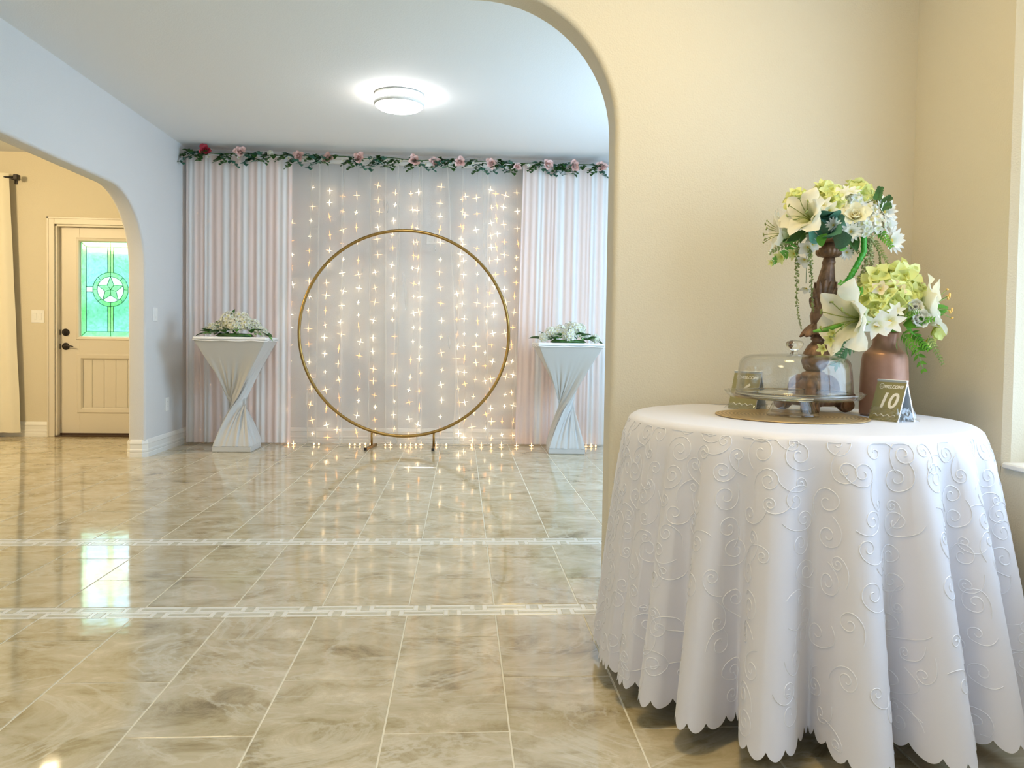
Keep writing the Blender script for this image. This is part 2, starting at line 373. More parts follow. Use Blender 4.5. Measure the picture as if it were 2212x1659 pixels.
m = MB(); m.bbox((XR-.012, WY0-.0, WZ0-.004), (XR+.17, WY1, WZ0+.014), .004); m.obj('window_sill', [M_trim], win, smooth=False)
m = MB(); m.box((XR+.148, WY0+.04, WZ0+.03), (XR+.152, WY1-.04, WZ1-.04)); m.obj('pane', [M_thin], win, smooth=False)
slab('ceiling', (-6.92, -3.6, HC), (2.52, YE+.14, HC+.12), M_ceil)

# ------------------------------------------------------------------ floor: every tile is a piece
floor_ = slab('floor', (-6.92, -3.6, -.12), (2.52, YE+.14, -.0016), M_grout)
TX0, TW, TY0, TL, G = -.18645, .32177, 1.92333, .62994, .0048
tcache = {}
def tile(name, x0, x1, y0, y1, mat, parent, th=.010, g=G, ch=.0012):
    dx, dy = round(x1-x0-g, 4), round(y1-y0-g, 4)
    if dx < .006 or dy < .006: return None
    key = (dx, dy, mat.name, name)
    if key not in tcache:
        v = []
        for z, i in ((-th, 0), (-ch, 0), (0, ch)):
            v += [(-dx/2+i, -dy/2+i, z), (dx/2-i, -dy/2+i, z), (dx/2-i, dy/2-i, z), (-dx/2+i, dy/2-i, z)]
        f = [(8, 9, 10, 11)]
        for k in (0, 4):
            for i in range(4): f.append((k+i, k+(i+1) % 4, k+4+(i+1) % 4, k+4+i))
        tcache[key] = mesh(v, f, False, [mat], name=name)
    return obj(name, tcache[key], parent, loc=((x0+x1)/2, (y0+y1)/2, 0))
BAND = [(2.757, 2.864), (3.722, 3.845)]
zones = [(.95, BAND[0][0]), (BAND[0][1], BAND[1][0]), (BAND[1][1], YE)]
rest = MB()
for k in range(-16, 8):
    x0 = TX0+(k-1)*TW; x1 = x0+TW
    off = 0 if k % 2 else TL/2
    for n in range(-10, 12):
        y0 = TY0+off+n*TL; y1 = y0+TL
        if y1 < .95:
            if x1 < 1.6: rest.box((x0+G/2, y0+G/2, -.009), (x1-G/2, y1-G/2, 0))
            continue
        for za, zb in zones:
            ya, yb = max(y0, za), min(y1, zb)
            if yb-ya < .02: continue
            # outside the view: joined
            vis = (x1 > -.72*yb-.3) and (x0 < .50*yb+.35 or yb < 3.0) and x0 < (1.62 if yb < 2.9 else 1.8)
            if yb > YB and x0 > XL-.2: yb = YB
            if vis: tile('floor_tile', x0, x1, ya, yb, M_tile, floor_)
            elif x1 < 2.4 and yb > ya: rest.box((x0+G/2, ya+G/2, -.009), (min(x1, 2.39)-G/2, yb-G/2, 0))
rest.obj('outlying_tiles', [M_tile], floor_, smooth=False, kind='stuff')
for bi, (ya, yb) in enumerate(BAND):
    tr_ = obj('trim_%d' % (bi+1), None, kind='structure'); tr_['label'] = ['mosaic border strip across the floor under the wide arch', 'farther mosaic border strip across the floor'][bi]
    xa, xb = ((xl, xr-.02), (XL, 1.2))[bi]
    h = (yb-ya)/2; g = .0022; per = .21
    for row in range(2):
        y0 = ya+row*h; y1 = y0+h; x = xa+row*per*.46-per
        while x < xb:
            def pc(nm, a, b_, c, d, mt):
                a2, b2 = max(a, xa), min(b_, xb)
                if b2-a2 > .008: tile(nm, a2, b2, c, d, mt, tr_, g=g, ch=.0006)
            s = h*.32
            pc('white_strip', x, x+.146, y0, y0+s, M_white_st); pc('beige_bar', x, x+.146, y0+s, y1-s, M_beige_st); pc('white_strip', x, x+.146, y1-s, y1, M_white_st)
            pc('white_block', x+.146, x+.163, y0, y1, M_white_st); pc('beige_square', x+.163, x+.193, y0, y1, M_beige_st); pc('white_block', x+.193, x+.21, y0, y1, M_white_st)
            x += per

# ------------------------------------------------------------------ baseboards
PROF = [(0, 0), (.017, 0), (.017, .034), (.014, .040), (.0175, .046), (.0175, .060), (.013, .068), (.013, .104), (.0165, .112), (.013, .126), (.007, .140), (0, .146)]
def sweep(name, path, mat=M_trim, prof=PROF):          # wall stands on the left of the path direction's right-hand side
    n = len(path); vs = []; fs = []; K = len(prof)
    for i, p in enumerate(path):
        p = Vector(p); a = (p-Vector(path[i-1])).normalized() if i else None; b_ = (Vector(path[i+1])-p).normalized() if i < n-1 else None
        na = Vector((a.y, -a.x)) if a else None; nb_ = Vector((b_.y, -b_.x)) if b_ else None
        if na and nb_: nn = (na+nb_)/(1+na.dot(nb_))
        else: nn = na or nb_
        for d, z in prof: q = p+nn*d; vs.append((q.x, q.y, z))
    for i in range(n-1):
        for k in range(K-1): fs.append((i*K+k, (i+1)*K+k, (i+1)*K+k+1, i*K+k+1))
    fs += [tuple(range(K)), tuple((n-1)*K+k for k in reversed(range(K)))]
    me = mesh(vs, fs, False, [mat]); bm = bmesh.new(); bm.from_mesh(me); bmesh.ops.recalc_face_normals(bm, faces=bm.faces[:]); bm.to_mesh(me); bm.free()
    return obj(name, me, kind='structure')
c = .028
sweep('baseboard_front', [(xr+c, 2.905), (xr, 2.905-c), (xr, 2.76+c), (xr+c, 2.76), (XR, 2.76)][::1][::-1][::-1] if False else [(XR, 2.76), (xr+c, 2.76), (xr, 2.76+c), (xr, 2.905-c), (xr+c, 2.905), (2.4, 2.905)][::-1][::-1])
sweep('baseboard_right', [(XR, 2.76), (XR, -3.4)])
sweep('baseboard_left', [(XL-.14, YE), (XL-.14, yj+c), (XL-.14+c, yj), (XL-c, yj), (XL, yj+c), (XL, YB)])
sweep('baseboard_back', [(XL, YB), (2.4, YB)])
sweep('baseboard_entry', [(-6.8, YE), (dx0-.062, YE)])

# ------------------------------------------------------------------ front door
door = obj('door_1', None, kind='structure'); door['label'] = 'cream painted entry door with stained glass star window'
gx, gz, ghw, ghh = -3.488, 1.457, .285, .470
s0, s1 = dx0+.022, dx1-.022; yd = YE+.055; yf = yd-.0
m = MB()
m.bbox((s0, yf, .022), (gx-ghw-.0, yf+.044, 2.06), .002); m.bbox((gx+ghw, yf, .022), (s1, yf+.044, 2.06), .002)
m.bbox((gx-ghw, yf, gz+ghh), (gx+ghw, yf+.044, 2.06), .002)
pz0, pz1, px0, px1 = .243, .800, gx-ghw-.012, gx+ghw+.012
m.bbox((gx-ghw, yf, pz1), (gx+ghw, yf+.044, gz-ghh), .002); m.bbox((gx-ghw, yf, .022), (gx+ghw, yf+.044, pz0), .002)
m.obj('door_slab', [M_door], door, smooth=False)
nb = 5; bw = (2*ghw)/nb
for i in range(nb):
    q = MB(); q.bbox((gx-ghw+i*bw+.001, yf+.012, pz0-.004), (gx-ghw+(i+1)*bw-.001, yf+.034, pz1+.004), .003); q.obj('panel_board', [M_door], door, smooth=False)
def frame(name, x0, x1, z0, z1, w_, y0, d, mat, parent, ins=.5):      # mitred moulding with a sloped face
    vs = []; fs = []
    for (e_, yy) in ((0, y0), (w_*.25, y0-d), (w_*.75, y0-d*.8), (w_, y0+.006)):
        vs += [(x0+e_, yy, z0+e_), (x1-e_, yy, z0+e_), (x1-e_, yy, z1-e_), (x0+e_, yy, z1-e_)]
    for k in range(3):
        for i in range(4): fs.append((k*4+i, k*4+(i+1) % 4, (k+1)*4+(i+1) % 4, (k+1)*4+i))
    return obj(name, mesh(vs, fs, False, [mat]), parent)
frame('panel_moulding', px0-.02, px1+.02, pz0-.02, pz1+.02, .06, yf+.001, .012, M_door, door)
frame('glass_moulding', gx-ghw-.035, gx+ghw+.035, gz-ghh-.035, gz+ghh+.035, .04, yf+.001, .014, M_door, door)
# stained glass: each pane is a piece, lead cames between them
panes = []
bwid, ro, ri, hb = .052, .170, .128, .027
x0, x1, z0, z1 = -ghw, ghw, -ghh, ghh; xi0, xi1, zi0, zi1 = x0+bwid, x1-bwid, z0+bwid, z1-bwid
panes += [('border_pane', M_ggreen, p) for p in ([(x0, z1), (xi0, zi1), (0, zi1), (0, z1)], [(x1, z1), (xi1, zi1), (0, zi1), (0, z1)], [(x0, z0), (xi0, zi0), (0, zi0), (0, z0)], [(x1, z0), (xi1, zi0), (0, zi0), (0, z0)],
    [(x0, z1), (xi0, zi1), (xi0, 0), (x0, 0)], [(x0, z0), (xi0, zi0), (xi0, 0), (x0, 0)], [(x1, z1), (xi1, zi1), (xi1, 0), (x1, 0)], [(x1, z0), (xi1, zi0), (xi1, 0), (x1, 0)])]
for sx in (-1, 1):
    for sz in (-1, 1):
        a0 = math.asin(hb/ro); a1 = pi/2-a0
        pts = [(sx*ro*cos(a0+(a1-a0)*i/10), sz*ro*sin(a0+(a1-a0)*i/10)) for i in range(11)]
        panes.append(('field_pane', M_gcyan, pts+[(sx*hb, sz*zi1), (sx*-xi0, sz*zi1), (sx*-xi0, sz*hb)]))
        panes.append(('bar_pane', M_glime, [(0, sz*ro), (sx*hb, sz*ro*.985), (sx*hb, sz*zi1), (0, sz*zi1)]))
    panes.append(('bar_pane', M_gwhite, [(sx*ro, -hb), (sx*-xi0, -hb), (sx*-xi0, hb), (sx*ro, hb)]))
for i in range(8):
    a0, a1 = i*pi/4, (i+1)*pi/4
    panes.append(('ring_pane', M_ggreen, [(ro*cos(a0+(a1-a0)*t/6), ro*sin(a0+(a1-a0)*t/6)) for t in range(7)]+[(ri*cos(a1-(a1-a0)*t/6), ri*sin(a1-(a1-a0)*t/6)) for t in range(7)]))
for i in range(5):
    a = pi/2+i*2*pi/5; h_ = pi/5; rr = ri*.43
    panes.append(('star_point_pane', M_ggreen, [(0, 0), (rr*cos(a-h_), rr*sin(a-h_)), (ri*cos(a), ri*sin(a)), (rr*cos(a+h_), rr*sin(a+h_))]))
    panes.append(('star_ground_pane', M_gwhite, [(rr*cos(a+h_), rr*sin(a+h_)), (ri*cos(a), ri*sin(a))]+[(ri*cos(a+2*h_*t/8), ri*sin(a+2*h_*t/8)) for t in range(1, 9)]))
cm = MB(); yg = yf+.024
for nm, mt, poly in panes:
    me = bpy.data.meshes.new(nm); bm = bmesh.new()
    V = [bm.verts.new((gx+u, yg, gz+v)) for u, v in poly]; f = bm.faces.new(V); bmesh.ops.triangulate(bm, faces=[f]); bm.to_mesh(me); bm.free()
    obj(nm, me, door, mt)
    for i in range(len(poly)):
        a, b_ = Vector(poly[i]), Vector(poly[(i+1) % len(poly)])
        d = (b_-a); ln = d.length
        if ln < 1e-4: continue
        ang = atan2(d.y, d.x); Mx = Matrix.Translation((gx+a.x, yg, gz+a.y)) @ Matrix.Rotation(-ang, 4, 'Y')
        cm.box((0, -.0025, -.0019), (ln, .0025, .0019), 0, Mx)
cm.obj('lead_came', [M_came], door, smooth=False)
m = MB(); m.box((dx0+.0, YE-.015, -.0016), (dx1, YE+.14, .012)); m.obj('threshold', [pbr('bronze_sill', (.10, .06, .035), .4, metal=.5)], door, smooth=False)
m = MB(); m.box((s0, yf-.004, .012), (s1, yf+.03, .030)); m.obj('door_sweep', [pbr('brown_rubber', (.07, .035, .02), .6)], door, smooth=False)
# hardware
def rose(nm, z, lever=False):
    p = MB(); Mx = Matrix.Translation((-3.905, yf, z)) @ Matrix.Rotation(pi/2, 4, 'X')
    p.lathe([(.036, -.001), (.036, .006), (.032, .012), (.020, .016), (.015, .022), (.014, .034), (.001, .036)], 28, 0, Mx)
    o = p.obj(nm, [M_black], door)
    if lever:
        q = MB(); q.tube([(-3.905, yf-.034, z), (-3.895, yf-.046, z+.001), (-3.865, yf-.048, z+.006), (-3.835, yf-.048, z+.004), (-3.812, yf-.048, z-.003)], [.009, .009, .0075, .006, .005], 8)
        q.obj('lever', [M_black], o)
    else:
        q = MB(); q.bbox((-3.912, yf-.055, z-.016), (-3.898, yf-.03, z+.016), .003); q.obj('thumb_turn', [M_black], o, smooth=False)
    e_ = MB(); e_.bbox((s0-.012, yf-.008, z-.028), (s0+.004, yf+.01, z+.028), .003); e_.obj('strike_plate', [M_black], door, smooth=False)
rose('deadbolt', 1.026); rose('lever_handle', .888, True)
# casing around the door
cs = MB(); w_ = .060
for (a, b_) in (((dx0-w_, YE-.018, 0), (dx0+.004, YE, dzt+w_)), ((dx1-.004, YE-.018, 0), (dx1+w_, YE, dzt+w_)), ((dx0+.004, YE-.018, dzt-.004), (dx1-.004, YE, dzt+w_))): cs.bbox(a, b_, .004)
for (a, b_) in (((dx0, YE, 0), (dx0+.022, YE+.14, dzt)), ((dx1-.022, YE, 0), (dx1, YE+.14, dzt)), ((dx0, YE, dzt-.022), (dx1, YE+.14, dzt))): cs.bbox(a, b_, .003)
for (a, b_) in (((dx0-w_-.006, YE-.024, 0), (dx0-w_+.012, YE, dzt+w_+.006)), ((dx0-w_-.006, YE-.024, dzt+w_-.012), (dx1+w_, YE, dzt+w_+.006))): cs.bbox(a, b_, .003)
o = cs.obj('trim_3', [M_door], kind='structure', smooth=False)
# outdoors: lawn and a hedge seen through the glass
obj('lawn', mesh([(-40, YE+.2, -.15), (20, YE+.2, -.15), (20, 45, -.15), (-40, 45, -.15)], [(0, 1, 2, 3)], False, [pbr('lawn_grass', (.20, .42, .10), .9, var=.3, vscale=3)]), kind='structure')

hb_ = MB(); rh = random.Random(3); vs = []; fs = []; nx, nz = 150, 26
for k in range(nz+1):
    for i in range(nx+1):
        x_, z_ = -26+i*.27, -.2+k*.142
        d_ = .35*sin(x_*1.7+sin(z_*2.1)*1.3)*cos(z_*1.9+x_*.7)+.12*sin(x_*7+z_*5)+rh.uniform(-.07, .07)
        vs.append((x_, 20+d_, z_ + (.10*sin(x_*1.3)+.08*sin(x_*3.1) if k > nz-3 else 0)))
for k in range(nz):
    for i in range(nx): a = k*(nx+1)+i; fs.append((a, a+1, a+nx+2, a+nx+1))
b_ = len(vs); vs += [(x_, y_+2.5, z_) for x_, y_, z_ in vs[-(nx+1):]]+[(v[0], 22.5, -.2) for v in vs[:nx+1]]; t0 = nz*(nx+1)
for i in range(nx): fs += [(t0+i, t0+i+1, b_+i+1, b_+i), (b_+i, b_+i+1, b_+nx+2+i, b_+nx+1+i)]
hb_.add(vs, fs)
tag(hb_.obj('hedge', [pbr('hedge_foliage', (.18, .56, .32), .9, var=.35, vscale=12, bump=.6, bscale=14)], kind='stuff'), 'green hedge outdoors behind the stained glass of the door', 'hedge')

# ------------------------------------------------------------------ switches and outlets
def plate(name, label, cat, loc, rz, w_, h_, kind, label2=None):
    t = thing(name, label, cat, loc, rz)              # local: faces -Y
    m = MB(); m.bbox((-w_/2, -.006, -h_/2), (w_/2, 0, h_/2), .002); m.obj('cover_plate', [M_plast], t, smooth=False)
    if kind == 'outlet':
        for s in (-1, 1):
            q = MB(); q.bbox((-.017, -.008, s*.020-.015), (.017, -.005, s*.020+.015), .002); o = q.obj('receptacle', [M_plast], t, smooth=False)
            q = MB()
            for sx in (-.006, .006): q.box((sx-.001, -.0085, s*.020-.002), (sx+.001, -.0079, s*.020+.007))
            q.obj('slot', [M_rubber], o, smooth=False)
    elif kind == 'dimmer':
        q = MB(); q.bbox((-.017, -.009, -.034), (.017, -.005, .034), .002); q.obj('rocker', [M_plast], t, smooth=False)
        q = MB(); q.bbox((-.006, -.014, -.028), (.006, -.008, -.016), .002); q.obj('slider', [M_plast], t, smooth=False)
    else:
        for sx in kind:
            q = MB(); Mx = Matrix.Rotation(.06, 4, 'X'); q.bbox((sx-.015, -.010, -.033), (sx+.015, -.004, .033), .002, 0, Mx); q.obj('rocker', [M_plast], t, smooth=False)
    return t
plate('light_switch', 'white two-gang rocker light switch beside the front door', 'light switch', (-4.14, YE, 1.177), 0, .122, .122, (-.024, .024))
plate('dimmer_switch', 'white dimmer switch plate on the short wall left of the drapes', 'light switch', (XL, 6.652, 1.185), pi/2, .09, .118, 'dimmer')
plate('wall_outlet', 'white power outlet low on the short wall left of the drapes', 'outlet', (XL, 6.92, .402), pi/2, .078, .122, 'outlet')
plate('wall_outlet', 'white power outlet on the back wall behind the sheer curtains', 'outlet', (-1.452, YB, .425), 0, .078, .122, 'outlet')
plate('blank_wall_plate', 'white two-gang plate high on the back wall behind the sheers', 'wall plate', (-.29, YB, 1.985), 0, .13, .118, (-.026, .026))

# ------------------------------------------------------------------ ceiling lights
P = at(860, 205, 2, HC); t = thing('flush_ceiling_light', 'round white two-ring flush mount ceiling light, lit', 'ceiling light', (-.475, 5.60, HC))
m = MB(); m.lathe([(.165, 0), (.178, -.004), (.180, -.016), (.172, -.020)], 48, cap=False); m.lathe([(.160, -.001), (.160, -.018)], 48); m.obj('upper_ring', [M_trim], t)
m = MB(); m.lathe([(.168, -.016), (.170, -.050), (.168, -.085), (.150, -.098), (.08, -.103), (.001, -.104)], 48); m.obj('diffuser', [M_lamp], t)
m = MB(); m.lathe([(.1705, -.058), (.179, -.060), (.180, -.078), (.174, -.084), (.1695, -.082)], 48, cap=False); m.obj('lower_ring', [pbr('satin_white_ring', (.8, .8, .78), .3)], t)
t = thing('recessed_ceiling_light', 'small warm recessed ceiling light in the entry, seen mirrored in the floor', 'ceiling light', (-3.50, 6.72, HC))
m = MB(); m.lathe([(.062, 0), (.088, -.002), (.088, -.008), (.066, -.010)], 32, cap=False); m.obj('trim_ring', [M_trim], t)
m = MB(); m.lathe([(.066, -.002), (.060, -.006), (.001, -.007)], 32); m.obj('lens', [M_can], t)

# ------------------------------------------------------------------ curtains of the backdrop
def fold_curve(seed, a, b, step, amp):
    rnd = random.Random(seed); x = a; pts = []
    while x < b:
        wdt = step*rnd.uniform(.6, 1.5); pts.append((x, wdt, amp*rnd.uniform(.6, 1.2))); x += wdt
    def f(x_):
        for (p, q, am) in pts:
            if p <= x_ < p+q:
                u = (x_-p)/q; return am*sin(2*pi*u)
        return 0
    return f
def drape(name, xa, xb, yc, zt_, zb_, step, amp, seed, mat, parent, topxa=None, topxb=None, nz=26, dens=.007, hang=0):
    f = fold_curve(seed, xa, xb, step, amp); n = max(8, int((xb-xa)/dens)); vs = []; fs = []
    g_ = fold_curve(seed+5, xa, xb, step*3, amp*.6)
    for k in range(nz+1):
        t_ = k/nz; z = zt_+(zb_-zt_)*t_
        for i in range(n+1):
            u = i/n; xx = xa+(xb-xa)*u
            x2 = xx
            if topxa is not None: x2 = (topxa+(topxb-topxa)*u)*(1-t_)+xx*t_
            gath = .55+.45*min(1, t_*4)
            y = yc + f(xx)*gath + g_(xx)*t_ + .004*sin(9*z+seed+xx*7)*t_
            zz = z + (hang*sin(xx*23+seed)*.5 if k == nz else 0)
            vs.append((x2, y, zz))
    for k in range(nz):
        for i in range(n): a = k*(n+1)+i; fs.append((a, a+1, a+n+2, a+n+1))
    return obj(name, mesh(vs, fs, True, [mat]), parent)
YD = 7.270
tL = thing('chiffon_drape', 'blush and white striped chiffon drape at the left end of the backdrop', 'drape', (-2.07, YD, 0))
tR = thing('chiffon_drape', 'blush and white striped chiffon drape at the right end of the backdrop', 'drape', (.93, YD, 0))
for t_, a, b_, ta, tb, m_, sd, zt_ in ((tL, -2.555, -1.600, -2.56, -1.60, M_drapeL, 3, 2.700), (tR, .520, 1.385, .56, 1.39, M_drapeR, 11, 2.690)):
    o = drape('cloth', a, b_, YD, zt_, .018, .050, .0078, sd, m_, t_, ta, tb)
    o.parent = t_; o.matrix_parent_inverse = t_.matrix_world.inverted(); o.matrix_parent_inverse = Matrix.Translation(-t_.location)
    m = MB(); m.tube([(ta, YD, zt_-.008), (tb, YD, zt_-.008)], .012, 8); q = m.obj('rod_pocket', [M_hem], t_); q.matrix_parent_inverse = Matrix.Translation(-t_.location)
# sheer panels, each a curtain of its own
edges = [(632, 690, 628, 686), (672, 742, 668, 735), (738, 832, 742, 838), (800, 862, 800, 862), (860, 912, 852, 905), (905, 1000, 915, 985), (965, 1052, 1000, 1060), (1040, 1128, 1062, 1112)]
words = ['first sheer white voile panel from the left drape', 'second sheer white voile panel from the left drape', 'third sheer voile panel from the left, behind the hoop', 'sheer voile panel left of the hoop centre', 'narrow sheer voile panel at the hoop centre', 'sheer voile panel right of the hoop centre', 'second sheer white voile panel from the right drape', 'sheer white voile panel next to the right drape']
for i, (ta, tb, ba, bb) in enumerate(edges):
    yy = 7.300+.030*(i % 2)
    Xt0, Xt1, Xb0, Xb1 = (at(v, 500, 1, yy).x for v in (ta, tb, ba, bb))
    t_ = thing('sheer_curtain', words[i], 'curtain', ((Xt0+Xt1)/2, yy, 0), group='sheer voile panels of the backdrop')
    loc = Matrix.Translation(-t_.location)
    o = drape('voile', Xb0, Xb1, yy, 2.655, .012, .075, .005, 40+i, M_sheer, t_, Xt0, Xt1, nz=90, dens=.006, hang=.02); o.matrix_parent_inverse = loc
    for (p0, p1) in ((Xt0, Xb0), (Xt1, Xb1)):
        vs = []; fs = []
        for k in range(21):
            u = k/20; x_ = p0+(p1-p0)*u+.003*sin(k*.9+i); z = 2.655-2.640*u; y_ = yy-.006+.002*sin(k*.7)
            vs += [(x_-.006, y_, z), (x_+.006, y_-.002, z)]
            if k: fs.append((2*k-2, 2*k-1, 2*k+1, 2*k))
        o = obj('side_hem', mesh(vs, fs, True, [M_sheer2]), t_); o.matrix_parent_inverse = loc
t_ = thing('curtain_rail', 'thin white curtain rail just below the ceiling holding the backdrop', 'curtain rail')
m = MB(); m.tube([(XL+.005, 7.34, 2.705), (2.3, 7.34, 2.705)], .014, 10); m.obj('rail', [M_trim], t_)
m = MB(); m.bbox((-1.6, 7.335, 2.655), (.56, 7.365, 2.690), .003); m.obj('valance_board', [M_trim], t_, smooth=False)
for x_ in (-2.5, -1.2, .1, 1.4):
    m = MB(); m.bbox((x_-.012, 7.33, 2.70), (x_+.012, YB, 2.73), .003); m.obj('bracket', [M_trim], t_, smooth=False)

# ------------------------------------------------------------------ fairy lights: a curtain of strands with bulbs
def glare_bulb(ax, az, core=.0052):  # small bulb with its glare spikes modelled as glowing points
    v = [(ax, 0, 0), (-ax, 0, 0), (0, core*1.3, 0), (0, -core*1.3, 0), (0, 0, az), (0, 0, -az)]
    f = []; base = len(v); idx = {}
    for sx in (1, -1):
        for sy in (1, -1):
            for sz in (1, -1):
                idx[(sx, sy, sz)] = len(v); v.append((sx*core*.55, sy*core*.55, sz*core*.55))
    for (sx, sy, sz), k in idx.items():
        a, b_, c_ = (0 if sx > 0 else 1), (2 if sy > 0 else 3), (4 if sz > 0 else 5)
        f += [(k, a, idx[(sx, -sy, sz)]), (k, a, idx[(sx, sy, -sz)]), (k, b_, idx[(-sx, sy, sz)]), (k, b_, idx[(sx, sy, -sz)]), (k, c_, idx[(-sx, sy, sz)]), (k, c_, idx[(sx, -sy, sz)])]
    return mesh(v, f, False, [M_bulb], name='bulb_with_glare')
BULBS = [glare_bulb(.038, .042, .0040), glare_bulb(.024, .032, .0042), glare_bulb(.048, .042, .0040), glare_bulb(.010, .013, .0065)]
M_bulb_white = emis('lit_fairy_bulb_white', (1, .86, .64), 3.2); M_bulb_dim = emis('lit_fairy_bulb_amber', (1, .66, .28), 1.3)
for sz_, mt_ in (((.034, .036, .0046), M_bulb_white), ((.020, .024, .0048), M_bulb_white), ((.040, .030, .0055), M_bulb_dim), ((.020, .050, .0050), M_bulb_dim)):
    me_ = glare_bulb(*sz_); me_.materials[0] = mt_; BULBS.append(me_)
BULBP = [glare_bulb(.008, .008, .0055)]
rl = random.Random(5)
def strand(parent, pxs, ztop, zbot, yc, sp, kinds, jit=.018, p_up=1):
    x0 = pxs; pts = []; z = ztop; k = 0; s = obj('light_strand', None, parent)
    ph = rl.uniform(0, 6)
    wire = [(x0, yc, 2.66)]
    while z > zbot:
        xx = x0 + jit*sin(z*2.3+ph) + rl.uniform(-.010, .010)
        pts.append((xx, yc+rl.uniform(-.008, .008), z)); wire.append(pts[-1]); z -= sp*rl.uniform(.72, 1.2)
    wire.append((x0, yc, max(.02, zbot)))
    m = MB(); m.tube(wire, .0010, 4); m.obj('wire', [M_wire], s)
    for p in pts:
        me = rl.choice(kinds); b_ = obj('bulb_with_glare', me, s, loc=p); b_.rotation_euler = (0, rl.uniform(-.25, .25), rl.uniform(-.5, .5))
xs_c = [627, 671, 707, 736, 773, 812, 851, 889, 905, 953, 992, 1003, 1028, 1055, 1067, 1090, 1112]
tc_ = thing('fairy_light_curtain', 'warm fairy light curtain glowing behind the sheer middle panels', 'fairy lights', (0, 0, 0), group='fairy light curtains')
for i, px in enumerate(xs_c):
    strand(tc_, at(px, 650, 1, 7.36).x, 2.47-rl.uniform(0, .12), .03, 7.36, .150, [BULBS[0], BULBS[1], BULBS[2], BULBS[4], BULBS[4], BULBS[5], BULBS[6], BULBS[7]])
tl_ = thing('fairy_light_curtain', 'fairy light curtain pricking faintly through the left drape', 'fairy lights', (0, 0, 0), group='fairy light curtains')
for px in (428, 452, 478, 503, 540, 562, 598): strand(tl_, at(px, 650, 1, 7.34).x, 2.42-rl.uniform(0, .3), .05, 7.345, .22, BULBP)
tr2 = thing('fairy_light_curtain', 'fairy light curtain pricking faintly through the right drape', 'fairy lights', (0, 0, 0), group='fairy light curtains')
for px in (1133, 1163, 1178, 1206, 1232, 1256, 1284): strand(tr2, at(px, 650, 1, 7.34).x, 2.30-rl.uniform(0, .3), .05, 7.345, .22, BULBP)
# slack ends lying on the floor in front of the cloth
tf = thing('fairy_light_string', 'slack warm fairy light string lying on the tiles along the foot of the drapes', 'fairy lights', (0, 0, 0))
pts = []; bl = []
for i in range(64):
    u = i/63; x_ = -1.66+3.0*u; y_ = 7.225+.018*sin(u*31)+.012*sin(u*77); pts.append((x_, y_, .006+.004*abs(sin(u*50))))
    if rl.random() < .38: bl.append((x_, y_-.004, .013))
m = MB(); m.tube(pts, .0012, 5); m.obj('wire', [pbr('green_wire', (.12, .12, .07), .5)], tf)
for p in bl: obj('bulb_with_glare', rl.choice([BULBS[3], BULBS[3], BULBS[1]]), tf, loc=p)

# ------------------------------------------------------------------ gold hoop
hy = 7.10; hc = at(872, 720, 1, hy); rx = (at(1100, 718, 1, hy).x-at(645, 715, 1, hy).x)/2-.004; rz_ = (at(873, 498, 1, hy).z-at(871, 942, 1, hy).z)/2
hx, hz = (at(645, 715, 1, hy).x+at(1100, 718, 1, hy).x)/2, (at(873, 498, 1, hy).z+at(871, 942, 1, hy).z)/2
t = thing('balloon_hoop', 'large round gold metal hoop standing in front of the backdrop', 'hoop', (hx, hy, 0))
m = MB(); m.tube([(rx*cos(2*pi*i/128), 0, hz+rz_*sin(2*pi*i/128)) for i in range(128)], .0142, 10, closed=True); m.obj('ring', [M_gold], t)
for px, rot in ((803, -.18), (937, 0)):
    x_ = at(px, 950, 1, hy).x-hx; zr = hz-rz_*sqrt(max(0, 1-(x_/rx)**2))
    m = MB(); m.tube([(x_, 0, .02), (x_, 0, zr)], .0105, 8); m.obj('post', [M_gold], t)
    Mx = Matrix.Translation((x_, 0, 0)) @ Matrix.Rotation(rot, 4, 'Z')
    m = MB(); m.bbox((-.013, -.19, .001), (.013, .12, .024), .002, 0, Mx); o = m.obj('foot', [M_gold], t, smooth=False)
    m = MB(); m.bbox((-.0135, -.198, .0), (.0135, -.188, .0245), .001, 0, Mx); m.bbox((-.0135, .118, .0), (.0135, .126, .0245), .001, 0, Mx); m.obj('end_cap', [M_rubber], o, smooth=False)

